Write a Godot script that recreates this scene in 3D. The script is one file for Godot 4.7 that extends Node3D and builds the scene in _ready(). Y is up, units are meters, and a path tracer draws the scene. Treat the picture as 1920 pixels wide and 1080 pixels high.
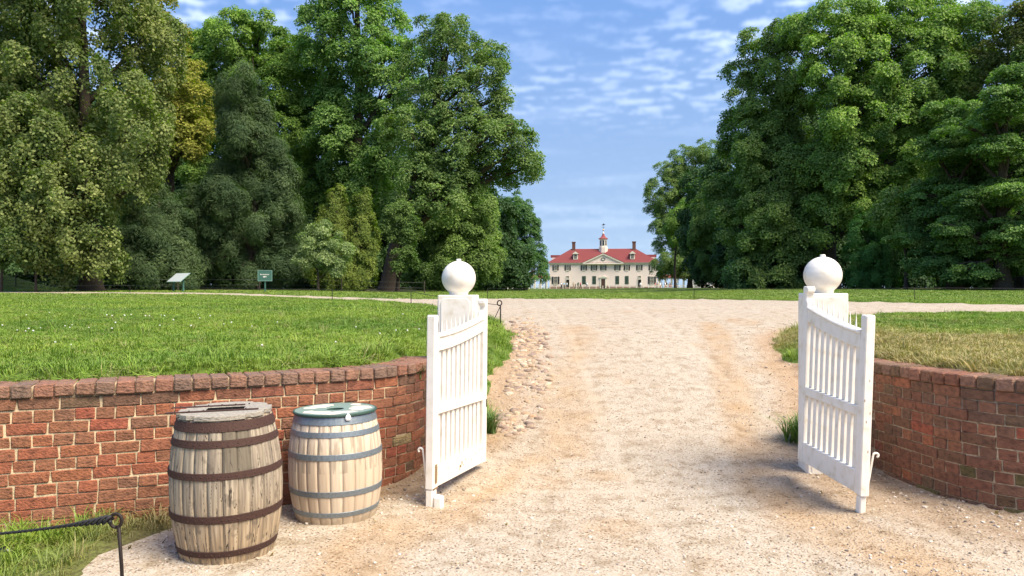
extends Node3D
# A white picket gate between brick ha-ha walls, opening on a bowling green with a red-roofed mansion far behind.
# x to the right, y up, the view along -z; distances along the view are called d (z = -d).

var rng := RandomNumberGenerator.new()
var used := {}
var M := {}
var xs := PackedFloat32Array()
var ds := PackedFloat32Array()
var gh := PackedFloat32Array()
var gs := PackedFloat32Array()
var n_patch := FastNoiseLite.new()
var n_fine := FastNoiseLite.new()
var n_wide := FastNoiseLite.new()
var tree_noise := FastNoiseLite.new()
var sprays := {}

# Front faces of the two curved retaining walls, from the gate outwards (x, d).
const WALL_L := [Vector2(-0.76, 7.45), Vector2(-0.80, 6.81), Vector2(-1.02, 6.38), Vector2(-1.42, 6.05), Vector2(-1.84, 5.80), Vector2(-2.65, 5.42), Vector2(-3.38, 5.11), Vector2(-4.2, 4.82)]
const WALL_R := [Vector2(2.98, 7.25), Vector2(3.14, 6.86), Vector2(3.26, 6.07), Vector2(3.41, 5.66), Vector2(3.63, 5.42), Vector2(4.0, 5.16), Vector2(4.6, 4.9)]
# Edges of the gravel: left of the drive, right of it, and the far edge of the cross path.
const EDGE_L := [Vector2(-40, 0.5), Vector2(-9, 3.6), Vector2(-4.2, 4.82), Vector2(-3.38, 5.11), Vector2(-2.65, 5.42), Vector2(-1.84, 5.80), Vector2(-1.42, 6.05), Vector2(-1.02, 6.38), Vector2(-0.80, 6.81), Vector2(-0.74, 7.4), Vector2(-0.42, 8.0), Vector2(-0.32, 9.2), Vector2(-0.2, 10.4), Vector2(-0.02, 12.0), Vector2(0.0, 13.2), Vector2(-0.25, 14.6), Vector2(-1.1, 17.2), Vector2(-2.2, 20.0), Vector2(-4.5, 25), Vector2(-8.5, 30), Vector2(-13.5, 34.5), Vector2(-25, 38.3), Vector2(-45, 40), Vector2(-90, 41)]
const EDGE_R := [Vector2(40, 1.0), Vector2(9, 3.8), Vector2(4.6, 4.9), Vector2(4.0, 5.16), Vector2(3.63, 5.42), Vector2(3.41, 5.66), Vector2(3.26, 6.07), Vector2(3.14, 6.86), Vector2(3.02, 7.3), Vector2(3.2, 8.2), Vector2(3.75, 9.8), Vector2(4.05, 11.4), Vector2(4.3, 12.6), Vector2(4.9, 13.6), Vector2(6.5, 14.8), Vector2(10.6, 15.9), Vector2(20, 18), Vector2(40, 20), Vector2(90, 21)]
const EDGE_F := [Vector2(-90, 49), Vector2(-45, 47.5), Vector2(-29, 45), Vector2(-15.5, 39.8), Vector2(-8, 33.2), Vector2(-3.1, 29.2), Vector2(0, 30.4), Vector2(3, 31), Vector2(6.8, 29), Vector2(9.5, 26), Vector2(10.4, 24.2), Vector2(13.2, 20.4), Vector2(20, 21.5), Vector2(40, 23), Vector2(90, 24)]
const ROAD := [Vector2(-20, 0), Vector2(6.3, 0), Vector2(7.5, .06), Vector2(9, .25), Vector2(11, .55), Vector2(13, .85), Vector2(15, 1.03), Vector2(17, 1.12), Vector2(20, 1.2)]


func _ready():
	rng.seed = 20240711
	# --- camera, sky, sun, exposure
	var cam := Camera3D.new()
	cam.name = "camera"
	cam.position = Vector3(0, 1.65, 0)
	cam.fov = 40.85
	cam.near = 0.05
	cam.far = 2500
	add_child(cam)
	cam.current = true
	var env := Environment.new()
	env.background_mode = Environment.BG_SKY
	env.tonemap_mode = Environment.TONE_MAPPER_LINEAR
	env.tonemap_exposure = 1.42
	env.sdfgi_enabled = true
	env.ssao_enabled = true
	env.ssil_enabled = true
	var sm := ProceduralSkyMaterial.new()
	sm.sky_top_color = Color(0.055, 0.205, 0.60).linear_to_srgb()
	sm.sky_horizon_color = Color(0.375, 0.505, 0.66).linear_to_srgb()
	sm.sky_curve = 0.24
	sm.ground_bottom_color = Color(0.42, 0.46, 0.40)
	sm.ground_horizon_color = Color(0.66, 0.74, 0.80)
	sm.sky_cover = sky_clouds()
	sm.sun_angle_max = 1.0
	var sky := Sky.new()
	sky.sky_material = sm
	env.sky = sky
	var we := WorldEnvironment.new()
	we.name = "world_environment"
	we.environment = env
	add_child(we)
	var sun := DirectionalLight3D.new()
	sun.name = "sun"
	sun.light_energy = 1.55
	sun.light_color = Color(1.0, 0.955, 0.885)
	sun.light_angular_distance = 32.0
	sun.shadow_enabled = true
	add_child(sun)
	sun.look_at_from_position(Vector3(0.46, 0.79, 0.33) * 50.0, Vector3.ZERO)
	# --- materials, ground, structures, objects
	noises()
	materials()
	terrain()
	build_wall("left", WALL_L, -1.0)
	build_wall("right", WALL_R, 1.0)
	gateposts_and_gates()
	barrels()
	iron_things()
	mansion()
	trees()
	gutter()
	grass()
	pebbles()
	signs_and_fences()
	people()


# ---------------------------------------------------------------- naming and committing
func numbered(called: String) -> String:
	var k: int = used.get(called, 0)
	used[called] = k + 1
	return called if k == 0 else "%s_%03d" % [called, k]


func thing(called: String, label: String, category: String, at := Vector3.ZERO, turn := 0.0, group := "") -> Node3D:
	var o := Node3D.new()
	o.name = numbered(called)
	o.position = at
	o.rotation.y = turn
	add_child(o, true)
	tag(o, label, category, group)
	return o


func tag(o: Node3D, label: String, category: String, group := "") -> void:
	o.set_meta("label", label)
	o.set_meta("category", category)
	if group != "":
		o.set_meta("group", group)


func mesh_node(called: String, mesh: Mesh, mat: Material, parent: Node, kind := "") -> MeshInstance3D:
	var o := MeshInstance3D.new()
	o.name = numbered(called) if parent == self else called
	o.mesh = mesh
	o.material_override = mat
	if kind != "":
		o.set_meta("kind", kind)
	parent.add_child(o, true)
	return o


func obj(called: String, st: SurfaceTool, mat: Material, parent: Node, kind := "") -> MeshInstance3D:
	st.generate_normals()
	return mesh_node(called, st.commit(), mat, parent, kind)


func many(called: String, mesh: Mesh, mat: Material, buffer: PackedFloat32Array, parent: Node) -> MultiMeshInstance3D:
	var mm := MultiMesh.new()
	mm.transform_format = MultiMesh.TRANSFORM_3D
	mm.use_colors = true
	mm.mesh = mesh
	mm.instance_count = buffer.size() / 16
	mm.buffer = buffer
	var o := MultiMeshInstance3D.new()
	o.name = numbered(called) if parent == self else called
	o.multimesh = mm
	o.material_override = mat
	o.set_meta("kind", "stuff")
	parent.add_child(o, true)
	return o


func push(b: PackedFloat32Array, t: Basis, p: Vector3, c: Color) -> void:
	b.append_array([t.x.x, t.y.x, t.z.x, p.x, t.x.y, t.y.y, t.z.y, p.y, t.x.z, t.y.z, t.z.z, p.z, c.r, c.g, c.b, 1.0])


func begin(smooth := true) -> SurfaceTool:
	var st := SurfaceTool.new()
	st.begin(Mesh.PRIMITIVE_TRIANGLES)
	st.set_smooth_group(0 if smooth else -1)
	return st


# ---------------------------------------------------------------- shapes
func tri(st: SurfaceTool, a: Vector3, b: Vector3, c: Vector3) -> void:  # counter-clockwise from outside
	st.add_vertex(a)
	st.add_vertex(c)
	st.add_vertex(b)


func quad(st: SurfaceTool, a: Vector3, b: Vector3, c: Vector3, d: Vector3) -> void:
	tri(st, a, b, c)
	tri(st, a, c, d)


func tri_out(st: SurfaceTool, a: Vector3, b: Vector3, c: Vector3, from: Vector3) -> void:
	if (b - a).cross(c - a).dot((a + b + c) / 3.0 - from) >= 0.0:
		tri(st, a, b, c)
	else:
		tri(st, a, c, b)


func quad_out(st: SurfaceTool, a: Vector3, b: Vector3, c: Vector3, d: Vector3, from: Vector3) -> void:
	tri_out(st, a, b, c, from)
	tri_out(st, a, c, d, from)


# A box from lo to hi with chamfered edges, each corner shaken by up to `shake`.
func bevel_box(st: SurfaceTool, lo: Vector3, hi: Vector3, b: float, shake := 0.0, t := Transform3D()) -> void:
	var mid := (lo + hi) * 0.5
	var h := (hi - lo) * 0.5
	var v := {}
	for sx in [-1, 1]:
		for sy in [-1, 1]:
			for sz in [-1, 1]:
				var k := Vector3(sx, sy, sz)
				var j := Vector3(rng.randf_range(-1, 1), rng.randf_range(-1, 1), rng.randf_range(-1, 1)) * shake
				for ax in 3:
					var p := h - Vector3(b, b, b)
					p[ax] = h[ax]
					v[[sx, sy, sz, ax]] = t * (mid + p * k + j)
	var c := t * mid
	for ax in 3:
		var u := (ax + 1) % 3
		var w := (ax + 2) % 3
		for s in [-1, 1]:
			var q := []
			for e in [[-1, -1], [1, -1], [1, 1], [-1, 1]]:
				var key := [0, 0, 0, ax]
				key[ax] = s
				key[u] = e[0]
				key[w] = e[1]
				q.append(v[key])
			quad_out(st, q[0], q[1], q[2], q[3], c)
		for e in [[-1, -1], [1, -1], [1, 1], [-1, 1]]:  # edge along ax between faces u and w
			var a := [0, 0, 0, u]
			a[u] = e[0]
			a[w] = e[1]
			a[ax] = -1
			var a2 := a.duplicate()
			a2[3] = w
			var b1 := a.duplicate()
			b1[ax] = 1
			var b2 := a2.duplicate()
			b2[ax] = 1
			quad_out(st, v[a], v[a2], v[b2], v[b1], c)
	for sx in [-1, 1]:
		for sy in [-1, 1]:
			for sz in [-1, 1]:
				tri_out(st, v[[sx, sy, sz, 0]], v[[sx, sy, sz, 1]], v[[sx, sy, sz, 2]], c)


func box(st: SurfaceTool, lo: Vector3, hi: Vector3, t := Transform3D()) -> void:
	var c := t * ((lo + hi) * 0.5)
	for ax in 3:
		for s in 2:
			var q := []
			for e in [[0, 0], [1, 0], [1, 1], [0, 1]]:
				var p := Vector3.ZERO
				p[ax] = hi[ax] if s else lo[ax]
				p[(ax + 1) % 3] = hi[(ax + 1) % 3] if e[0] else lo[(ax + 1) % 3]
				p[(ax + 2) % 3] = hi[(ax + 2) % 3] if e[1] else lo[(ax + 2) % 3]
				q.append(t * p)
			quad_out(st, q[0], q[1], q[2], q[3], c)


# An outline in x, y pushed from z0 to z1, with a small chamfer b on both rims.
func extrude(st: SurfaceTool, outline: PackedVector2Array, z0: float, z1: float, t := Transform3D(), b := 0.0) -> void:
	var poly := outline
	if Geometry2D.is_polygon_clockwise(poly):
		poly = poly.duplicate()
		poly.reverse()
	var n := poly.size()
	var rim := poly
	if b > 0.0:
		rim = PackedVector2Array()
		for i in n:
			var e0 := (poly[i] - poly[(i + n - 1) % n]).normalized()
			var e1 := (poly[(i + 1) % n] - poly[i]).normalized()
			var nn := (Vector2(-e0.y, e0.x) + Vector2(-e1.y, e1.x))
			nn = nn / maxf(nn.length_squared() * 0.5, 0.3)
			rim.append(poly[i] + nn * b)
	var ix := Geometry2D.triangulate_polygon(rim)
	for k in range(0, ix.size(), 3):
		var p := [rim[ix[k]], rim[ix[k + 1]], rim[ix[k + 2]]]
		if (p[1] - p[0]).cross(p[2] - p[0]) < 0:
			p = [p[0], p[2], p[1]]
		tri(st, t * Vector3(p[0].x, p[0].y, z1), t * Vector3(p[1].x, p[1].y, z1), t * Vector3(p[2].x, p[2].y, z1))
		tri(st, t * Vector3(p[0].x, p[0].y, z0), t * Vector3(p[2].x, p[2].y, z0), t * Vector3(p[1].x, p[1].y, z0))
	for i in n:
		var j := (i + 1) % n
		var a := poly[i]
		var c := poly[j]
		quad(st, t * Vector3(a.x, a.y, z0 + b), t * Vector3(c.x, c.y, z0 + b), t * Vector3(c.x, c.y, z1 - b), t * Vector3(a.x, a.y, z1 - b))
		if b > 0.0:
			var ra := rim[i]
			var rc := rim[j]
			quad(st, t * Vector3(a.x, a.y, z1 - b), t * Vector3(c.x, c.y, z1 - b), t * Vector3(rc.x, rc.y, z1), t * Vector3(ra.x, ra.y, z1))
			quad(st, t * Vector3(ra.x, ra.y, z0), t * Vector3(rc.x, rc.y, z0), t * Vector3(c.x, c.y, z0 + b), t * Vector3(a.x, a.y, z0 + b))


func tube(st: SurfaceTool, path: Array, radii: Array, sides := 8, ripple := 0.0) -> void:
	var n := path.size()
	var rings := []
	var side := Vector3.ZERO
	for i in n:
		var along: Vector3 = (path[mini(i + 1, n - 1)] - path[maxi(i - 1, 0)]).normalized()
		if side == Vector3.ZERO:
			side = along.cross(Vector3(0.3, 0.1, 1) if absf(along.z) < 0.8 else Vector3.UP).normalized()
		side = (side - along * side.dot(along)).normalized()
		var up := along.cross(side)
		var ring := []
		for k in sides:
			var a := TAU * k / sides
			var r: float = radii[i]
			if ripple > 0.0:
				r *= 1.0 + ripple * sin(a * 3.0 + i * 0.7) * cos(a * 2.0 + i * 1.3)
			ring.append(path[i] + (side * cos(a) + up * sin(a)) * r)
		rings.append(ring)
	for i in n - 1:
		for k in sides:
			var k2 := (k + 1) % sides
			quad(st, rings[i][k], rings[i][k2], rings[i + 1][k2], rings[i + 1][k])
	for k in sides:
		var k2 := (k + 1) % sides
		tri(st, path[0], rings[0][k2], rings[0][k])
		tri(st, path[n - 1], rings[n - 1][k], rings[n - 1][k2])


func lathe(st: SurfaceTool, profile: Array, sides := 24, t := Transform3D(), uv := false) -> void:
	for i in profile.size() - 1:
		var p: Vector2 = profile[i]
		var q: Vector2 = profile[i + 1]
		for k in sides:
			var a := TAU * k / sides
			var b := TAU * (k + 1) / sides
			var v := [t * Vector3(cos(a) * p.x, p.y, -sin(a) * p.x), t * Vector3(cos(b) * p.x, p.y, -sin(b) * p.x), t * Vector3(cos(b) * q.x, q.y, -sin(b) * q.x), t * Vector3(cos(a) * q.x, q.y, -sin(a) * q.x)]
			var w := [Vector2(float(k) / sides, p.y), Vector2(float(k + 1) / sides, p.y), Vector2(float(k + 1) / sides, q.y), Vector2(float(k) / sides, q.y)]
			for f in [0, 2, 1, 0, 3, 2]:
				if p.x < 1e-5 and f == 1 or q.x < 1e-5 and f == 3:
					pass
				if uv:
					st.set_uv(w[f])
				st.add_vertex(v[f])


func smooth_path(pts: Array, step: float) -> Array:  # Catmull-Rom through (x, d) points
	var out := []
	for i in pts.size() - 1:
		var a: Vector2 = pts[maxi(i - 1, 0)]
		var b: Vector2 = pts[i]
		var c: Vector2 = pts[i + 1]
		var e: Vector2 = pts[mini(i + 2, pts.size() - 1)]
		var n := maxi(2, int(b.distance_to(c) / step))
		for k in n:
			out.append(b.cubic_interpolate(c, a, e, float(k) / n))
	out.append(pts[-1])
	return out


# ---------------------------------------------------------------- sky
func sky_clouds() -> ImageTexture:
	var w := 2048
	var h := 1024
	var big := FastNoiseLite.new()
	big.seed = 11
	big.frequency = 0.0045
	big.fractal_octaves = 4
	big.domain_warp_enabled = true
	big.domain_warp_amplitude = 26.0
	big.domain_warp_frequency = 0.008
	var puff := FastNoiseLite.new()
	puff.seed = 5
	puff.frequency = 0.062
	puff.fractal_octaves = 5
	puff.fractal_gain = 0.6
	var streak := FastNoiseLite.new()
	streak.seed = 21
	streak.frequency = 0.02
	streak.fractal_octaves = 4
	var data := PackedByteArray()
	data.resize(w * h * 4)
	data.fill(0)
	for j in h / 2:
		var elev := PI * 0.5 - PI * (j + 0.5) / h
		var flat := 1.0 / maxf(tan(elev), 0.03)
		for i in w:
			var az := TAU * (i + 0.5) / w
			# a thin layer of cloud overhead, so that the patches flatten towards the horizon
			var px := cos(az) * flat * 62.0
			var pz := sin(az) * flat * 62.0
			var cover := smoothstep(-0.22, 0.42, big.get_noise_2d(px, pz) + 0.18 * smoothstep(0.15, 0.55, elev))
			var bits := smoothstep(-0.12, 0.42, puff.get_noise_2d(px * 1.5, pz * 1.05))
			var high := smoothstep(0.17, 0.30, elev)
			var veil := 0.5 + 0.5 * streak.get_noise_2d(az * 160.0, elev * 1500.0)
			var a := (0.15 + 0.85 * cover) * bits * (0.08 + 0.84 * high)
			a += 0.17 * smoothstep(0.45, 0.95, veil) * (1.0 - 0.6 * high)
			a = clampf(a, 0.0, 0.88)
			var o := (j * w + i) * 4
			data[o] = 200
			data[o + 1] = 199
			data[o + 2] = 198
			data[o + 3] = int(a * 255.0)
	return ImageTexture.create_from_image(Image.create_from_data(w, h, false, Image.FORMAT_RGBA8, data))


# ---------------------------------------------------------------- materials
func noises() -> void:
	n_patch.seed = 3
	n_patch.frequency = 0.35
	n_patch.fractal_octaves = 4
	n_fine.seed = 8
	n_fine.frequency = 1.6
	n_fine.fractal_octaves = 3
	n_wide.seed = 17
	n_wide.frequency = 0.06
	n_wide.fractal_octaves = 3
	tree_noise.seed = 41
	tree_noise.frequency = 0.22
	tree_noise.fractal_octaves = 2


func ramp(stops: Array) -> Gradient:
	var g := Gradient.new()
	var o := PackedFloat32Array()
	var c := PackedColorArray()
	for s in stops:
		o.append(s[0])
		c.append(s[1])
	g.offsets = o
	g.colors = c
	return g


func noise_tex(seed: int, freq: float, octaves: int, stops: Array, size := 512, cellular := false) -> NoiseTexture2D:
	var n := FastNoiseLite.new()
	n.seed = seed
	n.frequency = freq
	n.fractal_octaves = octaves
	if cellular:
		n.noise_type = FastNoiseLite.TYPE_CELLULAR
		n.cellular_return_type = FastNoiseLite.RETURN_CELL_VALUE
		n.fractal_type = FastNoiseLite.FRACTAL_NONE
	var t := NoiseTexture2D.new()
	t.width = size
	t.height = size
	t.seamless = true
	t.noise = n
	if stops:
		t.color_ramp = ramp(stops)
	return t


func grey(a: float) -> Color:
	return Color(a, a, a)


func mat(called: String, c: Color, rough := 0.8) -> StandardMaterial3D:
	var m := StandardMaterial3D.new()
	m.resource_name = called
	m.albedo_color = c
	m.roughness = rough
	M[called] = m
	return m


func rough_up(m: StandardMaterial3D, tex: Texture2D, bump: Texture2D, relief_cm: float, scale: float) -> void:
	m.albedo_texture = tex
	m.uv1_triplanar = true
	m.uv1_world_triplanar = true
	m.uv1_scale = Vector3.ONE * scale
	if bump:
		m.heightmap_enabled = true
		m.heightmap_texture = bump
		m.heightmap_scale = relief_cm


func materials() -> void:
	var mottled := noise_tex(1, 0.012, 5, [[0.0, grey(0.62)], [0.35, grey(0.84)], [0.6, grey(0.98)], [1.0, Color(1, .97, .93)]])
	var bump := noise_tex(2, 0.03, 5, [])
	var grit := noise_tex(4, 0.16, 1, [[0.0, Color(.45, .38, .31)], [0.03, Color(.68, .59, .51)], [0.09, Color(.88, .82, .75)], [0.45, Color(.945, .91, .865)], [0.8, Color(1, .98, .96)], [1.0, Color(.91, .86, .81)]], 1024, true)
	var grit_bump := noise_tex(4, 0.16, 1, [[0.0, grey(0.1)], [1.0, grey(1)]], 1024, true)
	var soft := noise_tex(9, 0.02, 5, [[0.0, grey(0.78)], [0.5, grey(0.95)], [1.0, grey(1.0)]])
	# gravel: vertex colours carry sand and stone patches, the texture the grain
	var g := mat("gravel", Color.WHITE, 0.95)
	g.vertex_color_use_as_albedo = true
	rough_up(g, grit, grit_bump, 0.7, 0.55)
	g.detail_enabled = true
	g.detail_blend_mode = BaseMaterial3D.BLEND_MODE_MUL
	g.detail_albedo = noise_tex(14, 0.02, 5, [[0.0, Color(.80, .76, .70)], [0.45, Color(.97, .96, .95)], [1.0, Color.WHITE]])
	g.detail_uv_layer = BaseMaterial3D.DETAIL_UV_2
	g.uv2_triplanar = true
	g.uv2_world_triplanar = true
	g.uv2_scale = Vector3.ONE * 0.37
	var soil := mat("turf", Color.WHITE, 0.95)
	soil.vertex_color_use_as_albedo = true
	rough_up(soil, noise_tex(31, 0.05, 5, [[0.0, Color(.55, .5, .4)], [0.5, Color(.85, .88, .8)], [1.0, Color(1, 1, .9)]]), bump, 2.0, 0.9)
	var blade := mat("grass_blade", Color.WHITE, 0.6)
	blade.vertex_color_use_as_albedo = true
	blade.backlight_enabled = true
	blade.backlight = Color(0.6, 0.7, 0.3)
	var leaf := mat("leaf", Color.WHITE, 0.62)
	leaf.metallic_specular = 0.32
	leaf.vertex_color_use_as_albedo = true
	leaf.backlight_enabled = true
	leaf.backlight = Color(0.74, 0.90, 0.27)
	var stone := mat("stone", Color.WHITE, 0.9)
	stone.vertex_color_use_as_albedo = true
	rough_up(stone, mottled, bump, 0.4, 5.0)
	var bark := mat("bark", Color(.36, .31, .26), 0.95)
	rough_up(bark, noise_tex(6, 0.05, 4, [[0.0, grey(.45)], [0.6, grey(.9)], [1.0, grey(1)]]), bump, 4.0, 0.6)
	bark.uv1_scale = Vector3(1.2, 0.25, 1.2)
	rough_up(mat("pale_bark", Color(.55, .50, .43), 0.9), mottled, bump, 2.0, 0.8)
	# bricks in several firings
	var tones := [Color(0.609, 0.386, 0.286), Color(0.588, 0.389, 0.286), Color(0.626, 0.373, 0.274), Color(0.571, 0.386, 0.290), Color(0.636, 0.399, 0.286), Color(0.548, 0.386, 0.302), Color(0.616, 0.409, 0.305), Color(0.633, 0.356, 0.271)]
	for i in tones.size():
		rough_up(mat("brick_%d" % i, tones[i], 0.92), mottled, bump, 0.7, 3.1)
	var dull := [Color(0.514, 0.350, 0.273), Color(0.484, 0.350, 0.270), Color(0.537, 0.357, 0.277), Color(0.468, 0.346, 0.277), Color(0.553, 0.379, 0.292), Color(0.454, 0.357, 0.277), Color(0.507, 0.365, 0.288), Color(0.560, 0.350, 0.273)]
	for i in dull.size():
		rough_up(mat("old_brick_%d" % i, dull[i], 0.95), mottled, bump, 0.7, 3.1)
	var caps := [Color(0.552, 0.421, 0.351), Color(0.532, 0.417, 0.354), Color(0.579, 0.431, 0.354), Color(0.505, 0.407, 0.351), Color(0.586, 0.414, 0.338)]
	for i in caps.size():
		rough_up(mat("coping_%d" % i, caps[i], 0.95), mottled, bump, 0.9, 3.1)
	rough_up(mat("mortar", Color(.76, .68, .555), 1.0), mottled, bump, 0.8, 4.0)
	rough_up(mat("old_mortar", Color(.66, .585, .49), 1.0), mottled, bump, 0.8, 4.0)
	rough_up(mat("mossy_brick_0", Color(.42, .375, .24), 1.0), mottled, bump, 0.9, 3.1)
	rough_up(mat("mossy_brick_1", Color(.45, .345, .25), 1.0), mottled, bump, 0.9, 3.1)
	rough_up(mat("pale_brick", Color(.66, .58, .42), 1.0), mottled, bump, 1.6, 3.1)
	# painted wood, iron, barrel woods
	rough_up(mat("white_paint", Color(.93, .912, .875), 0.5), noise_tex(12, 0.012, 5, [[0.0, Color(.88, .85, .79)], [0.28, Color(.96, .95, .93)], [0.5, Color(.985, .98, .975)], [1.0, grey(1)]]), noise_tex(13, 0.05, 4, []), 0.06, 1.1)
	rough_up(mat("bare_wood", Color(.62, .51, .38), 0.9), mottled, bump, 0.5, 6.0)
	rough_up(mat("rust", Color(.31, .225, .195), 0.8), noise_tex(16, 0.03, 5, [[0.0, Color(.55, .5, .5)], [0.5, Color(.9, .85, .85)], [1.0, Color(1, .9, .8)]]), bump, 0.2, 5.0)
	M.rust.metallic = 0.15
	rough_up(mat("galvanised", Color(.53, .57, .60), 0.42), soft, bump, 0.04, 5.0)
	M.galvanised.metallic = 0.55
	rough_up(mat("green_paint", Color(.22, .33, .29), 0.55), soft, null, 0, 6.0)
	rough_up(mat("dusty_paint", Color(.47, .555, .52), 0.8), soft, null, 0, 6.0)
	rough_up(mat("dust", Color(.83, .80, .74), 0.95), soft, null, 0, 6.0)
	mat("white_plastic", Color(.9, .9, .9), 0.4)
	mat("black_iron", Color(.15, .115, .10), 0.65)
	M.black_iron.metallic = 0.3
	mat("rope", Color(.12, .12, .135), 0.7)
	mat("black_leather", Color(.03, .03, .035), 0.25)
	rough_up(mat("grey_wood", Color(.70, .67, .62), 0.95), noise_tex(19, 0.03, 5, [[0.0, grey(.5)], [0.5, grey(.9)], [1.0, grey(1)]]), bump, 0.3, 4.0)
	M.grey_wood.uv1_scale = Vector3(2, 6, 14)
	var old := mat("old_stave", Color.WHITE, 0.9)
	old.albedo_texture = stave_picture(true)
	old.heightmap_enabled = true
	old.heightmap_texture = old.albedo_texture
	old.heightmap_scale = 0.35
	var fresh := mat("new_stave", Color.WHITE, 0.75)
	fresh.albedo_texture = stave_picture(false)
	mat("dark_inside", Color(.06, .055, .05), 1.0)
	# mansion
	rough_up(mat("cream_wall", Color(.95, .875, .825), 0.85), soft, null, 0, 0.7)
	rough_up(mat("cream_trim", Color(.90, .87, .80), 0.75), soft, null, 0, 1.0)
	rough_up(mat("stone_base", Color(.62, .50, .43), 0.95), mottled, null, 0, 0.8)
	rough_up(mat("red_roof", Color(.585, .295, .295), 0.85), noise_tex(23, 0.04, 4, [[0.0, grey(.75)], [0.6, grey(.96)], [1.0, grey(1)]]), null, 0, 0.45)
	mat("shutter_green", Color(.06, .09, .08), 0.7)
	mat("louvre_green", Color(.15, .25, .19), 0.7)
	mat("door_brown", Color(.30, .19, .14), 0.6)
	rough_up(mat("chimney_brick", Color(.44, .32, .28), 0.95), mottled, null, 0, 0.9)
	var glass := mat("window_glass", Color(.16, .19, .21), 0.12)
	glass.metallic_specular = 0.6
	mat("gold", Color(.85, .66, .3), 0.3)
	M.gold.metallic = 0.8
	# signs and cloth
	mat("sign_green", Color(.25, .40, .355), 0.5)
	mat("sign_edge", Color(.45, .58, .53), 0.5)
	mat("panel_face", Color(.72, .75, .74), 0.3)
	rough_up(mat("fence_wood", Color(.28, .25, .21), 0.9), mottled, null, 0, 2.0)
	mat("wire", Color(.20, .22, .20), 0.5)
	var cloth := mat("cloth", Color.WHITE, 0.9)
	cloth.vertex_color_use_as_albedo = true


# The unrolled outside of a barrel: u round it, v upwards; grain runs along v.
func stave_picture(old: bool) -> ImageTexture:
	var w := 1024
	var h := 512
	var grain := FastNoiseLite.new()
	grain.seed = 71 if old else 72
	grain.frequency = 0.02
	grain.fractal_octaves = 4
	var blot := FastNoiseLite.new()
	blot.seed = 73
	blot.frequency = 0.012
	blot.fractal_octaves = 4
	var crack := FastNoiseLite.new()
	crack.seed = 75
	crack.frequency = 0.011
	crack.fractal_octaves = 3
	var data := PackedByteArray()
	data.resize(w * h * 3)
	for j in h:
		var v := 1.0 - (j + 0.5) / h
		for i in w:
			var u := (i + 0.5) / w
			var s := int(u * 24.0)
			var tone := fposmod(sin(s * 12.9898 + (1.0 if old else 7.0)) * 43758.5453, 1.0)
			var g := grain.get_noise_2d(i * 4.6, j * 0.22 + s * 190.0)
			var b := blot.get_noise_2d(i * 1.5, j * 0.9)
			var c := Color()
			if old:
				c = Color(.635, .58, .50).lerp(Color(.53, .49, .435), tone)
				c = c.lerp(Color(.72, .58, .40), 0.5 * smoothstep(0.62, 0.05, v))
				c = c.lerp(Color(.45, .40, .35), clampf(g * 1.1 + 0.12, 0.0, 0.75))
				c = c.lerp(Color(.76, .71, .62), clampf(-g * 0.9, 0.0, 0.6))
				var k := absf(crack.get_noise_2d(i * 2.4, j * 0.16 + s * 77.0))
				if k < 0.014 + 0.012 * b:
					c = c.lerp(Color(.17, .14, .12), 0.8)
				if b > 0.26:
					c = c.lerp(Color(.36, .32, .27), clampf((b - 0.26) * 1.8, 0.0, 0.5))
				if (s == 17 or s == 18) and v > 0.52:  # rain-darkened staves under the lid
					c = c.lerp(Color(.36, .33, .28), 0.72 * smoothstep(0.54, 0.66, v + 0.1 * g))
			else:
				c = Color(.80, .735, .645).lerp(Color(.765, .69, .595), tone)
				c = c.lerp(Color(.68, .585, .475), clampf(g * 0.7, 0.0, 0.45))
				c = c.lerp(Color(.84, .79, .72), 0.55 * smoothstep(0.5, 0.95, v))
				if v > 0.5:
					c = c.lerp(Color(.56, .50, .43), clampf((blot.get_noise_2d(i * 4.0, j * 0.35 + 400.0) - 0.02) * 2.2, 0.0, 0.55))
				if v < 0.14:
					c = c.lerp(Color(.50, .43, .34), 0.45 * smoothstep(0.14, 0.0, v + 0.1 * b))
			var o := (j * w + i) * 3
			data[o] = int(clampf(c.r, 0, 1) * 255)
			data[o + 1] = int(clampf(c.g, 0, 1) * 255)
			data[o + 2] = int(clampf(c.b, 0, 1) * 255)
	return ImageTexture.create_from_image(Image.create_from_data(w, h, false, Image.FORMAT_RGB8, data))


# ---------------------------------------------------------------- ground
func side_of(pts: Array, p: Vector2) -> float:  # distance to a polyline, positive to the left of its direction
	var best := 1e9
	var sgn := 1.0
	for i in pts.size() - 1:
		var a: Vector2 = pts[i]
		var ab: Vector2 = pts[i + 1] - a
		var ap := p - a
		var t := clampf(ap.dot(ab) / ab.length_squared(), 0.0, 1.0)
		var off := ap - ab * t
		var d2 := off.length_squared()
		if d2 < best - 1e-9:
			best = d2
			var n := Vector2(-ab.y, ab.x)
			if t == 0.0 and i > 0:
				var pv: Vector2 = a - pts[i - 1]
				n = Vector2(-pv.y, pv.x).normalized() + n.normalized()
			elif t == 1.0 and i < pts.size() - 2:
				var nx: Vector2 = pts[i + 2] - pts[i + 1]
				n = Vector2(-nx.y, nx.x).normalized() + n.normalized()
			sgn = 1.0 if off.dot(n) >= 0.0 else -1.0
	return sgn * sqrt(best)


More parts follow.
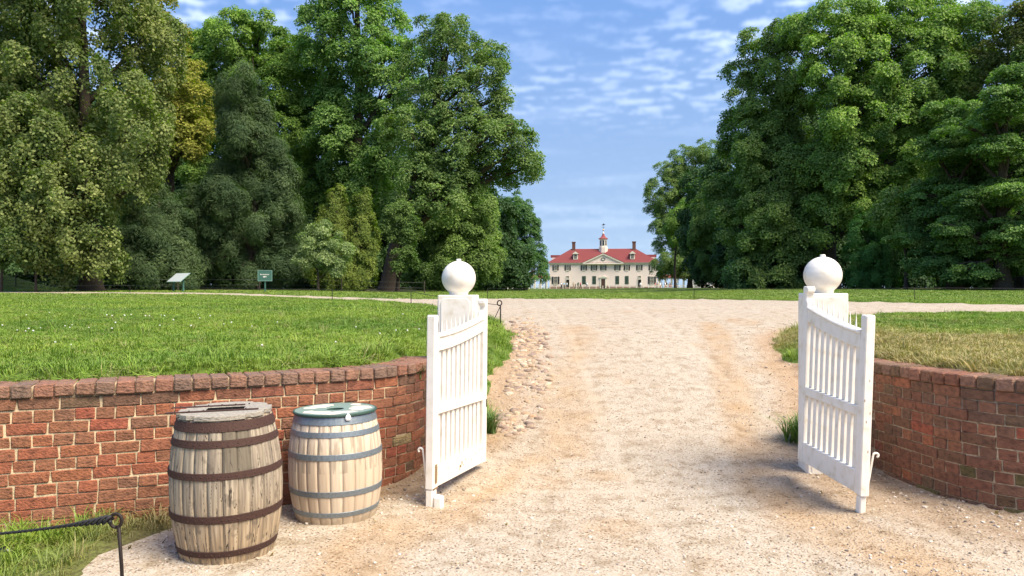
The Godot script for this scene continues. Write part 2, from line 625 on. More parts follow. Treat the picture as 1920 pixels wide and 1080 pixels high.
func upland(x: float, d: float) -> float:
	var e := 1.0 + 0.2 * smoothstep(5.5, 20.0, d) + 0.25 * clampf((d - 20.0) / 180.0, 0.0, 1.0)
	var far := 1.0 - smoothstep(100.0, 200.0, d)
	e += 0.27 * smoothstep(-3.0, -14.0, x) * smoothstep(14.0, 60.0, d) * far
	e += 0.30 * smoothstep(9.0, 20.0, x) * smoothstep(24.0, 55.0, d) * far
	e += 1.15 * 1.05 * exp(-pow((x + 34.2) / 2.4, 2) - pow((d - 50.5) / 2.4, 2))
	return e


func road(x: float, d: float) -> float:
	var e := 0.0
	for i in ROAD.size() - 1:
		var a: Vector2 = ROAD[i]
		var b: Vector2 = ROAD[i + 1]
		if d >= a.x and d <= b.x:
			var pv: Vector2 = ROAD[maxi(i - 1, 0)]
			var nx: Vector2 = ROAD[mini(i + 2, ROAD.size() - 1)]
			var t := (d - a.x) / (b.x - a.x)
			e = lerpf(a.y, b.y, t)
			# round the breaks a little
			e += 0.06 * t * (1.0 - t) * ((a.y - pv.y) / maxf(a.x - pv.x, 1.0) - (nx.y - b.y) / maxf(nx.x - b.x, 1.0)) * (b.x - a.x)
			break
	e += 0.06 * smoothstep(1.7, 2.7, x) * (1.0 - smoothstep(6.5, 8.0, d)) * smoothstep(3.5, 5.2, d)
	e += 0.05 * smoothstep(-0.1, -0.7, x) * smoothstep(5.8, 7.0, d) * (1.0 - smoothstep(7.0, 8.5, d))
	return e


func axis(stops: Array) -> PackedFloat32Array:  # [from, step] ... growing steps given as negative factors
	var out := PackedFloat32Array()
	for s in stops:
		out.append(s)
	return out


func terrain() -> void:
	var right := PackedFloat32Array()
	var p := 0.0
	var step := 0.085
	while p < 800.0:
		right.append(p)
		if p > 4.6:
			step *= 1.09
		p += step
	for i in range(right.size() - 1, 0, -1):
		xs.append(-right[i])
	xs.append_array(right)
	p = -8.0
	while p < 850.0:
		ds.append(p)
		p += 0.6 if p < 2.8 else 0.1 if p < 16.0 else 0.1 + (p - 16.0) * 0.055
	var nx := xs.size()
	var nd := ds.size()
	gh.resize(nx * nd)
	gs.resize(nx * nd)
	var tint := PackedColorArray()
	tint.resize(nx * nd)
	for j in nd:
		var d := ds[j]
		for i in nx:
			var x := xs[i]
			var s := 5.0
			var h := 0.0
			if absf(x) < 88.0 and d < 56.0:
				var q := Vector2(x, d)
				var sl := side_of(EDGE_L, q)
				var sr := -side_of(EDGE_R, q)
				var sf := side_of(EDGE_F, q) if d > 12.0 else -5.0
				var sc := maxf(sl, sr)
				var bank := smoothstep(7.3, 8.3, d)
				var w := lerpf(0.26, 0.95, bank)
				var m := smoothstep(0.0, w, sc - lerpf(0.04, -0.05, bank))
				if d > 19.0:
					m = 1.0
				h = lerpf(road(x, d), upland(x, d), m)
				s = maxf(sc, sf)
				var wob := 0.10 * n_patch.get_noise_2d(x * 5.0, d * 5.0) + 0.16 * n_patch.get_noise_2d(x * 1.3 + 40.0, d * 1.3)
				if d > 7.6:
					s += wob * (1.0 if d < 17.0 else 1.6)
					if sr > sl and d < 11.2 and d > 8.1:  # bare earth on the right bank
						s -= 0.55 * smoothstep(8.1, 8.7, d) * smoothstep(11.2, 10.3, d)
				else:
					s -= 0.22
					# the rough grass at the foot of the left wall
					if x < -1.9 and sl < 0.0:
						s = maxf(s, -2.42 - x + 0.8 * wob + 0.12 * sin(d * 5.0))
						s = maxf(s, 0.14 + sl + (0.1 * sin(x * 9.0) if x < -1.9 else -1.0))
			else:
				h = upland(x, d)
			if d > 56.0 or absf(x) >= 88.0:
				s = 5.0
			h += 0.035 * smoothstep(0.0, 0.15, s) * (1.0 - smoothstep(25.0, 60.0, d))
			var bumps := 0.012 * n_fine.get_noise_2d(x, d) if s < 0.0 else 0.03 * n_patch.get_noise_2d(x * 2.0, d * 2.0)
			h += bumps * (1.0 - smoothstep(30.0, 80.0, d))
			var k := j * nx + i
			gh[k] = h
			gs[k] = s
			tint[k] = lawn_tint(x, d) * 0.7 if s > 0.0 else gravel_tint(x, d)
	var lawn := begin()
	var drive := begin()
	for j in nd - 1:
		for i in nx - 1:
			var a := j * nx + i
			var ids := [[a, a + 1, a + nx + 1], [a, a + nx + 1, a + nx]]
			for f in ids:
				var inside := int(gs[f[0]] > 0) + int(gs[f[1]] > 0) + int(gs[f[2]] > 0)
				if inside == 3 or inside == 0:
					var st: SurfaceTool = lawn if inside == 3 else drive
					for o in [0, 2, 1]:
						var v: int = f[o]
						st.set_color(tint[v])
						st.add_vertex(Vector3(xs[v % nx], gh[v], -ds[v / nx]))
				else:
					clip(lawn, f, nx, tint, 1.0)
					clip(drive, f, nx, tint, -1.0)
	obj("lawn", lawn, M.turf, self, "structure")
	obj("gravel_drive", drive, M.gravel, self, "structure")


func clip(st: SurfaceTool, f: Array, nx: int, tint: PackedColorArray, keep: float) -> void:
	var pts := []
	var cols := []
	for e in 3:
		var v: int = f[e]
		var w: int = f[(e + 1) % 3]
		var sv := gs[v] * keep
		var sw := gs[w] * keep
		var pv := Vector3(xs[v % nx], gh[v], -ds[v / nx])
		var pw := Vector3(xs[w % nx], gh[w], -ds[w / nx])
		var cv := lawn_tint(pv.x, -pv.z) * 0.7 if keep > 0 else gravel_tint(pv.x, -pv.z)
		if sv > 0.0:
			pts.append(pv)
			cols.append(cv)
		if (sv > 0.0) != (sw > 0.0):
			pts.append(pv.lerp(pw, sv / (sv - sw)))
			cols.append(cv)
	for k in range(1, pts.size() - 1):
		for o in [0, k + 1, k]:
			st.set_color(cols[o])
			st.add_vertex(pts[o])


func grid_at(a: PackedFloat32Array, x: float, d: float) -> float:
	var nx := xs.size()
	var i := clampi(xs.bsearch(x) - 1, 0, nx - 2)
	var j := clampi(ds.bsearch(d) - 1, 0, ds.size() - 2)
	var u := (x - xs[i]) / (xs[i + 1] - xs[i])
	var v := (d - ds[j]) / (ds[j + 1] - ds[j])
	var k := j * nx + i
	return lerpf(lerpf(a[k], a[k + 1], u), lerpf(a[k + nx], a[k + nx + 1], u), v)


func ground(x: float, d: float) -> float:
	return grid_at(gh, x, d)


func near_line(pts: Array, p: Vector2) -> float:
	var best := 1e9
	for i in pts.size() - 1:
		best = minf(best, p.distance_to(Geometry2D.get_closest_point_to_segment(p, pts[i], pts[i + 1])))
	return best


# The colour that the ground itself has, as linear values.
func gravel_tint(x: float, d: float) -> Color:
	var pale := Color(.510, .482, .425)
	if d > 18.0:
		return pale.lerp(Color(.49, .452, .392), clampf(0.5 + n_patch.get_noise_2d(x * .4, d * .4), 0, 1) * 0.5)
	var p := Vector2(x, d)
	var n := n_patch.get_noise_2d(x * 1.5, d * 0.8)
	var n2 := n_fine.get_noise_2d(x * 1.2, d * 0.9)
	var sand := Color(.47, .35, .215)
	var c := pale.lerp(Color(.487, .445, .378), clampf(0.5 + n_wide.get_noise_2d(x * 6.0, d * 4.0), 0, 1) * 0.6)
	var k := smoothstep(0.22, 0.62, n + 0.25 * n2) * 0.55
	var rut := near_line([Vector2(3.7, 14.5), Vector2(3.05, 11), Vector2(2.62, 9), Vector2(2.3, 7.5), Vector2(2.08, 6.3), Vector2(2.15, 5.3), Vector2(2.5, 4.2)], p)
	k = maxf(k, 0.9 * smoothstep(0.36, 0.06, rut + 0.14 * n + 0.08 * n2))
	var rut2 := near_line([Vector2(1.2, 14), Vector2(.95, 11.5), Vector2(.68, 9.2), Vector2(.48, 7.5)], p)
	k = maxf(k, 0.7 * smoothstep(0.45, 0.05, rut2 + 0.35 * n))
	var rut3 := near_line([Vector2(.2, 7.2), Vector2(-.1, 6.4), Vector2(-.55, 5.6), Vector2(-1.05, 4.9), Vector2(-1.0, 4.3)], p)
	k = maxf(k, 0.8 * smoothstep(0.42, 0.05, rut3 + 0.3 * n))
	k = maxf(k, 0.8 * smoothstep(0.26, 0.02, p.distance_to(Vector2(.80, 6.75)) + 0.3 * n2))
	k = maxf(k, 0.7 * smoothstep(0.3, 0.02, p.distance_to(Vector2(.75, 5.35)) * 0.8 + 0.3 * n2))
	c = c.lerp(sand, clampf(k, 0, 1) * (0.75 + 0.5 * n2))
	var toe := maxf(smoothstep(0.75, 0.15, -side_of(EDGE_L, p)) * smoothstep(7.0, 7.8, d), smoothstep(0.6, 0.1, side_of(EDGE_R, p)) * smoothstep(7.2, 7.9, d))
	c = c.lerp(Color(.45, .32, .195), toe * 0.75 * (1.0 - smoothstep(13.0, 15.0, d)))
	if d < 8.0:
		# coarse grey chippings at the foot of the walls and straw litter by the left gate
		var sr := side_of(EDGE_R, p)
		c = c.lerp(Color(.36, .29, .22), smoothstep(1.15, 0.5, sr + 0.35 * n) * smoothstep(1.6, 2.2, x) * 0.8)
		var sl := -side_of(EDGE_L, p)
		c = c.lerp(Color(.40, .30, .19), smoothstep(0.55, 0.1, sl + 0.2 * n2) * smoothstep(-2.2, -1.2, x) * 0.7)
	return c


func lawn_tint(x: float, d: float) -> Color:
	var n := n_patch.get_noise_2d(x * 0.9, d * 0.9)
	var n2 := n_wide.get_noise_2d(x * 2.0, d * 4.0)
	var c := Color(.125, .225, .022).lerp(Color(.225, .325, .036), clampf(0.5 + 0.9 * n + 0.3 * n2, 0, 1))
	if x > 2.0 and d < 24.0:  # the dry lawn on the right
		var dry := smoothstep(-0.35, 0.25, n_patch.get_noise_2d(x * 0.7 + 9.0, d * 0.55) + 0.35 * smoothstep(12.0, 7.5, d) + 0.12 * n2 - 0.05)
		dry *= smoothstep(14.8, 12.2, d) * smoothstep(2.0, 3.2, x)
		dry *= 1.0 - 0.6 * smoothstep(6.5, 9.5, x) * smoothstep(8.5, 11.5, d)
		c = c.lerp(Color(.40, .32, .135), dry * 0.85)
	if d < 5.7 and x < -1.8 and x > -9.0:
		c = c.lerp(Color(.30, .21, .12), 0.75 * smoothstep(-3.1, -2.3, x + 0.5 * n))
	if d > 24.0:
		c = c.lerp(Color(.20, .27, .055), 0.35 + 0.4 * n2)
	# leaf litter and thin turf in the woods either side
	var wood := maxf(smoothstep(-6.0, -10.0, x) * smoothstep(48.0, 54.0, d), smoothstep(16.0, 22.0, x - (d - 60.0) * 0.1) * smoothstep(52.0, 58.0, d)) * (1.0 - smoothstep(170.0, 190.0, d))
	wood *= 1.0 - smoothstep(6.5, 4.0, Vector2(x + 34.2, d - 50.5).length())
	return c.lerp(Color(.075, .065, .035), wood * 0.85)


# ---------------------------------------------------------------- brick walls
func build_wall(which: String, pts: Array, hand: float) -> void:
	var path := smooth_path(pts, 0.04)
	var label := "sunlit red brick retaining wall curving behind the two barrels" if which == "left" else "dark mossy brick retaining wall beside the right gate leaf"
	var w := thing("brick_wall", label, "wall", Vector3(path[0].x, 0, -path[0].y), 0.0, "brick walls either side of the gate")
	var origin := w.position
	# length along the front face
	var at := [0.0]
	for i in path.size() - 1:
		at.append(at[i] + path[i].distance_to(path[i + 1]))
	var total: float = at[-1]
	var pre := "brick_" if which == "left" else "old_brick_"
	var shapes := {"stretcher": [], "header": [], "coping": [], "back": []}
	var course := 0.0828
	for k in 7:
		for s in [["stretcher", 0.235, 0.0762, 0.11], ["header", 0.1150, 0.0762, 0.11], ["coping", 0.114, 0.088, 0.25], ["back", 0.114, 0.05, 0.2]]:
			var st := begin(false)
			bevel_box(st, Vector3(-s[1] / 2, 0, -s[3] + 0.0), Vector3(s[1] / 2, s[2], 0.0), 0.0048 if s[0] != "coping" else 0.009, 0.004)
			st.generate_normals()
			shapes[s[0]].append(st.commit())
	# mortar body
	var body := begin()
	var front := []
	for i in path.size():
		var t: Vector2 = (path[mini(i + 1, path.size() - 1)] - path[maxi(i - 1, 0)]).normalized()
		var n := Vector2(-t.y, t.x) * -hand  # outwards, away from the lawn
		front.append([path[i] - n * 0.0065, path[i] - n * 0.30])
	for i in path.size() - 1:
		var q := []
		for e in [[i, 0], [i + 1, 0], [i + 1, 1], [i, 1]]:
			var v: Vector2 = front[e[0]][e[1]]
			q.append(Vector3(v.x, 0, -v.y) - origin)
		var lo := Vector3(0, -0.15, 0)
		var hi := Vector3(0, 0.928, 0)
		var mid: Vector3 = (q[0] + q[1] + q[2] + q[3]) * 0.25 + Vector3(0, 0.4, 0)
		quad_out(body, q[0] + lo, q[1] + lo, q[1] + hi, q[0] + hi, mid)
		quad_out(body, q[3] + lo, q[2] + lo, q[2] + hi, q[3] + hi, mid)
		quad_out(body, q[0] + hi, q[1] + hi, q[2] + hi, q[3] + hi, mid)
		if i == 0:
			quad_out(body, q[0] + lo, q[3] + lo, q[3] + hi, q[0] + hi, mid)
		if i == path.size() - 2:
			quad_out(body, q[1] + lo, q[2] + lo, q[2] + hi, q[1] + hi, mid)
	obj("mortar_bed", body, M.mortar if which == "left" else M.old_mortar, w)
	var capbed := begin()
	for i in path.size() - 1:
		var q := []
		for e in [[i, 0], [i + 1, 0], [i + 1, 1], [i, 1]]:
			var v: Vector2 = front[e[0]][e[1]]
			q.append(Vector3(v.x, 0, -v.y) - origin)
		var lo := Vector3(0, 0.9285, 0)
		var hi := Vector3(0, 0.988, 0)
		var mid: Vector3 = (q[0] + q[1] + q[2] + q[3]) * 0.25 + Vector3(0, 0.96, 0)
		quad_out(capbed, q[0] + lo, q[1] + lo, q[1] + hi, q[0] + hi, mid)
		quad_out(capbed, q[3] + lo, q[2] + lo, q[2] + hi, q[3] + hi, mid)
		quad_out(capbed, q[0] + hi, q[1] + hi, q[2] + hi, q[3] + hi, mid)
	obj("coping_mortar", capbed, M.mortar if which == "left" else M.old_mortar, w)
	# bricks, course by course: headers and stretchers in turn
	var kinds := [["header", 0.112, 0.124], ["stretcher", 0.232, 0.246]]
	for row in 12:
		var kind: Array = kinds[(row + 1) % 2] if row < 11 else ["coping", 0.112, 0.124]
		var y := row * course + 0.005 - 0.0
		var s: float = 0.04 + (0.062 if row % 4 == 0 else 0.0) + rng.randf() * 0.02 + kind[1] / 2
		var tint_run := 0.0
		while s < total - 0.06:
			place_brick(w, path, at, s, y, kind[0], shapes, pre, hand, origin, row, which)
			s += kind[2] * rng.randf_range(0.985, 1.02)
	# a second row of flat bricks behind the coping
	var s2 := 0.1
	while s2 < total - 0.06:
		place_brick(w, path, at, s2, 0.950, "back", shapes, pre, hand, origin, 12, which)
		s2 += 0.1245


func place_brick(w: Node3D, path: Array, at: Array, s: float, y: float, kind: String, shapes: Dictionary, pre: String, hand: float, origin: Vector3, row: int, which: String) -> void:
	var i := 0
	while i < at.size() - 2 and at[i + 1] < s:
		i += 1
	var k: float = (s - at[i]) / maxf(at[i + 1] - at[i], 1e-5)
	var p: Vector2 = path[i].lerp(path[i + 1], k)
	var t: Vector2 = (path[mini(i + 3, path.size() - 1)] - path[maxi(i - 2, 0)]).normalized()
	var n := Vector2(-t.y, t.x) * -hand
	var out := rng.randf_range(-0.001, 0.004)
	if kind == "coping":
		out = 0.022 + rng.randf_range(-0.006, 0.006)
	elif kind == "back":
		out = -0.235
	p += n * out
	var z := Vector3(n.x, 0, -n.y).normalized()
	var basis := Basis(Vector3.UP.cross(z), Vector3.UP, z)
	basis = basis * Basis(Vector3(rng.randf_range(-1, 1), rng.randf_range(-1, 1), rng.randf_range(-1, 1)).normalized(), 0.007 if kind != "coping" else 0.03)
	var o := MeshInstance3D.new()
	o.name = "coping_brick" if kind in ["coping", "back"] else "brick"
	o.mesh = shapes[kind][rng.randi() % 7]
	if kind in ["coping", "back"]:
		o.material_override = M["coping_%d" % (rng.randi() % 5)] if which == "left" or rng.randf() < 0.6 else M["old_brick_%d" % (rng.randi() % 8)]
	else:
		var c := rng.randi() % 8
		if c in [5, 7] and rng.randf() < 0.7:
			c = rng.randi() % 5
		o.material_override = M[pre + str(c)]
		if which == "right" and rng.randf() < 0.16:
			o.material_override = M["brick_%d" % (rng.randi() % 8)]
		if which == "left" and (row >= 10 or s < 0.9) and rng.randf() < (0.75 if row >= 10 else 0.4):
			o.material_override = M["old_brick_%d" % (rng.randi() % 8)]
		if which == "right" and row <= 4 and rng.randf() < 0.55 * smoothstep(1.0, 1.9, s) * (1.0 - row / 6.0) + (0.3 if row == 0 else 0.0):
			o.material_override = M["mossy_brick_%d" % (rng.randi() % 2)]
		if which == "left" and row == 4 and absf(s - 1.08) < 0.12:
			o.material_override = M.pale_brick
	o.transform = Transform3D(basis, Vector3(p.x, y + rng.randf_range(-0.002, 0.002), -p.y) - origin)
	w.add_child(o, true)


# ---------------------------------------------------------------- gateposts and gate leaves
func gateposts_and_gates() -> void:
	var yaw := -0.117
	var spots := [[Vector3(-0.497, 0, -7.22), "left", -1.0], [Vector3(2.70, 0, -6.72), "right", 1.0]]
	for s in spots:
		var at: Vector3 = s[0]
		var top := 1.585 if s[1] == "left" else 1.605
		var p := thing("gatepost", "square white gatepost behind the %s gate leaf, ball finial on top" % s[1], "gatepost", at, yaw, "gateposts with ball finials")
		var h := 0.165
		var st := begin(false)
		bevel_box(st, Vector3(-h, -0.1, -h), Vector3(h, top, h), 0.008)
		obj("post_shaft", st, M.white_paint, p)
		# a flush board with rounded shoulders on each face
		var out := PackedVector2Array([Vector2(-0.135, 0.05), Vector2(0.135, 0.05)])
		for k in 7:
			var a := PI * 0.5 * k / 6.0
			out.append(Vector2(0.135 - 0.05 + 0.05 * cos(a), top - 0.03 - 0.05 + 0.05 * sin(a)))
		for k in 7:
			var a := PI * 0.5 + PI * 0.5 * k / 6.0
			out.append(Vector2(-0.135 + 0.05 + 0.05 * cos(a), top - 0.03 - 0.05 + 0.05 * sin(a)))
		for f in 4:
			st = begin(false)
			extrude(st, out, h + 0.0005, h + 0.008, Transform3D(Basis(Vector3.UP, f * PI / 2), Vector3.ZERO), 0.003)
			obj("face_board", st, M.white_paint, p)
		st = begin()
		var r := 0.159
		var prof := [Vector2(0.0001, top - 0.002), Vector2(0.085, top - 0.002), Vector2(0.088, top + 0.01)]
		for k in range(0, 25):
			var a := -PI * 0.5 + 0.62 + (PI - 0.62 - 0.2) * k / 24.0
			var rr := r * (0.993 if k == 13 else 1.0)
			prof.append(Vector2(rr * cos(a), top + 0.158 + rr * sin(a)))
		prof.append(Vector2(0.03, top + 0.158 + r * 0.985))
		prof.append(Vector2(0.0001, top + 0.158 + r * 0.99))
		lathe(st, prof, 40)
		var ball := obj("ball_finial", st, M.white_paint, p)
		st = begin()
		lathe(st, [Vector2(0.023, top + 0.158 + r * 0.97), Vector2(0.023, top + 0.158 + r + 0.014), Vector2(0.018, top + 0.158 + r + 0.019), Vector2(0.0001, top + 0.158 + r + 0.019)], 16)
		obj("finial_peg", st, M.white_paint, ball)
	gate_leaf("left", Vector3(-0.628, 0.0, -5.83), Vector3(-0.262, 0.0, -6.93), 0.0, 1.0)
	gate_leaf("right", Vector3(2.485, 0.05, -5.46), Vector3(2.425, 0.05, -6.50), 0.022, -1.0)


func gate_leaf(which: String, foot: Vector3, hinge: Vector3, lean: float, face: float) -> void:
	var along := hinge - foot
	var length := Vector2(along.x, along.z).length()
	var turn := atan2(-along.z, along.x)
	var label := "open white gate leaf with a peeling foot, beside the cream barrel" if which == "left" else "open white gate leaf leaning slightly, beside the dark right wall"
	var g := thing("gate_leaf", label, "gate", foot, turn, "pair of white picket gate leaves")
	g.rotation.x = lean * face * -1.0
	g.rotation.z = -0.028 if which == "left" else 0.03
	var paint: Material = M.white_paint
	var t := 0.034  # half thickness of the stiles
	# front stile with a rounded head cut in above the rail
	var front := PackedVector2Array([Vector2(0, 0.13), Vector2(0.088, 0.13), Vector2(0.088, 1.285), Vector2(0.072, 1.30), Vector2(0.060, 1.335), Vector2(0.056, 1.37), Vector2(0.066, 1.395), Vector2(0.074, 1.41), Vector2(0.074, 1.432), Vector2(0.064, 1.446), Vector2(0.01, 1.446), Vector2(0.0, 1.436)])
	if which == "right":
		front = PackedVector2Array([Vector2(0, 0.13), Vector2(0.088, 0.13), Vector2(0.088, 1.22), Vector2(0.074, 1.24), Vector2(0.070, 1.30), Vector2(0.080, 1.34), Vector2(0.080, 1.40), Vector2(0.072, 1.41), Vector2(0.01, 1.41), Vector2(0.0, 1.40)])
	var st := begin(false)
	extrude(st, front, -t, t, Transform3D(), 0.007)
	var stile := obj("front_stile", st, paint, g)
	# hinge stile with its scrolled head
	var l := length
	var back := PackedVector2Array([Vector2(l - 0.09, 0.13), Vector2(l, 0.13), Vector2(l, 1.575), Vector2(l - 0.012, 1.585), Vector2(l - 0.075, 1.585), Vector2(l - 0.088, 1.57), Vector2(l - 0.088, 1.545), Vector2(l - 0.07, 1.53), Vector2(l - 0.058, 1.51), Vector2(l - 0.06, 1.485), Vector2(l - 0.08, 1.46), Vector2(l - 0.088, 1.43)])
	st = begin(false)
	extrude(st, back, -t, t, Transform3D(), 0.007)
	obj("hinge_stile", st, paint, g)
	# rails: the top one sweeps up towards the hinge
	var rail := PackedVector2Array()
	var cap := PackedVector2Array()
	var n := 12
	var a0 := 0.088
	var a1 := l - 0.09
	var y0 := 1.170
	var rise := 0.128
	for k in n + 1:
		var u := float(k) / n
		rail.append(Vector2(lerpf(a0, a1, u), y0 + rise * pow(u, 1.5)))
	for k in range(n, -1, -1):
		var u := float(k) / n
		rail.append(Vector2(lerpf(a0, a1, u), y0 + 0.10 + rise * pow(u, 1.5)))
	st = begin(false)
	extrude(st, rail, -0.030, 0.030, Transform3D(), 0.004)
	var top_rail := obj("top_rail", st, paint, g)
	for k in n + 1:
		var u := float(k) / n
		cap.append(Vector2(lerpf(a0, a1, u), y0 + 0.1005 + rise * pow(u, 1.5)))
	for k in range(n, -1, -1):
		var u := float(k) / n
		cap.append(Vector2(lerpf(a0, a1, u), y0 + 0.128 + rise * pow(u, 1.5)))
	st = begin(false)
	extrude(st, cap, -0.042, 0.042, Transform3D(), 0.010)
	obj("rail_cap", st, paint, top_rail)
	st = begin(false)
	bevel_box(st, Vector3(a0 + 0.0005, 0.685, -0.031), Vector3(a1 - 0.0005, 0.755, 0.031), 0.005)
	obj("middle_rail", st, paint, g)
	st = begin(false)
	bevel_box(st, Vector3(a0 + 0.0005, 0.135, -0.031), Vector3(a1 - 0.0005, 0.295, 0.031), 0.005)
	var low := obj("bottom_rail", st, paint, g)
	# slats above and below the middle rail
	var count := 10 if which == "left" else 9
	for k in count:
		var x := lerpf(a0, a1, (k + 0.62) / (count + 0.24))
		for part in 2:
			st = begin(false)
			var hi := y0 + rise * pow((x - a0) / (a1 - a0), 1.5) + 0.004 if part else 0.684
			var lo := 0.756 if part else 0.2955
			bevel_box(st, Vector3(x - 0.026, lo, -0.014), Vector3(x + 0.026, hi, 0.012), 0.004)
			obj("slat", st, paint, g)
	# spikes along the top rail
	for k in count + 1:
		var u := (k + 0.35) / (count + 0.7)
		var x := lerpf(a0, a1, u)
		var y := y0 + 0.127 + rise * pow(u, 1.5)
		st = begin()
		lathe(st, [Vector2(0.0075, y), Vector2(0.0062, y + 0.03), Vector2(0.0010, y + 0.100 + rng.randf_range(-.008, .008)), Vector2(0.0001, y + 0.109)], 6, Transform3D(Basis(), Vector3(x, 0, 0)))
		obj("spike", st, paint, g)
	# foot below the front stile, and the iron latch hook
	if which == "left":
		st = begin(false)
		bevel_box(st, Vector3(0.004, -0.02, -0.032), Vector3(0.08, 0.124, 0.030), 0.008, 0.003)
		var foot_o := obj("foot_block", st, paint, stile)
		st = begin(false)
		bevel_box(st, Vector3(0.0, -0.03, 0.033), Vector3(0.072, 0.088, 0.105), 0.016, 0.007)
		obj("ground_stop", st, paint, g)
		st = begin(false)
		for q in [[Vector3(0.03, 0.17, t + 0.0015), Vector3(0.072, 0.31, t + 0.003), 0.004], [Vector3(0.01, 0.128, t - 0.001), Vector3(0.082, 0.138, t + 0.002), 0.002]]:
			bevel_box(st, q[0], q[1], q[2], 0.003)
		obj("bare_patch", st, M.bare_wood, stile)
		st = begin(false)
		for q in [[0.55, .20, .020, .014], [0.58, .225, .010, .014], [0.61, .205, .008, .006], [0.66, .24, .005, .005], [.8, .215, .006, .008], [.53, .18, .008, .006], [.9, .25, .006, .006]]:
			bevel_box(st, Vector3(q[0] - q[2], q[1] - q[3], 0.0305), Vector3(q[0] + q[2], q[1] + q[3], 0.0318), 0.0006, 0.002)
		obj("paint_chip", st, M.bare_wood, low, "stuff")
		st = begin(false)
		bevel_box(st, Vector3(l - 0.03, 0.62, t + 0.0005), Vector3(l - 0.012, 0.69, t + 0.0025), 0.0008)
		obj("hinge_scar", st, M.rust, g)
	else:
		st = begin(false)
		bevel_box(st, Vector3(0.018, -0.02, -0.024), Vector3(0.078, 0.124, 0.024), 0.007, 0.003)
		obj("foot_block", st, paint, stile)
		st = begin(false)
		for q in [[.02, .72], [.045, .66], [.03, .95], [.06, .81], [.025, .45]]:
			bevel_box(st, Vector3(-0.0010, q[1] - 0.012, -q[0] + 0.034), Vector3(0.0006, q[1] + 0.006, -q[0] + 0.039), 0.0004, 0.001)
		obj("paint_chip", st, M.bare_wood, stile, "stuff")
	var hook := []
	for k in 5:
		hook.append(Vector3(0.03, 0.20 + k * 0.052, -(t + 0.004 + 0.007 * k) * face))
	for k in 8:
		var a := PI * 1.35 * k / 7.0
		hook.append(Vector3(0.03, 0.415 + 0.016 * sin(a), -(t + 0.052 - 0.019 * cos(a)) * face))
	st = begin()
	var rr := []
	for k in hook.size():
		rr.append(0.007 if k < 6 else 0.0085)
	tube(st, hook, rr, 7)
	obj("latch_hook", st, paint, g)


# ---------------------------------------------------------------- barrels
func barrels() -> void:
	barrel(true, Vector3(-1.80, 0, -4.90), 0.868, 0.280, 0.338, [[0.833, .058], [0.735, .044], [0.547, .042], [0.290, .046], [0.075, .038]], Vector3(0.0, 0.55, 0.018))
	barrel(false, Vector3(-1.285, 0, -5.66), 0.762, 0.284, 0.335, [[0.735, .052], [0.645, .038], [0.492, .040], [0.236, .040], [0.088, .034]], Vector3(0.0, 0.1, 0.012))


func barrel_radius(v: float, r0: float, r1: float) -> float:
	var k := v * 2.0 - 1.0
	return lerpf(r1, r0, pow(absf(k), 2.1))


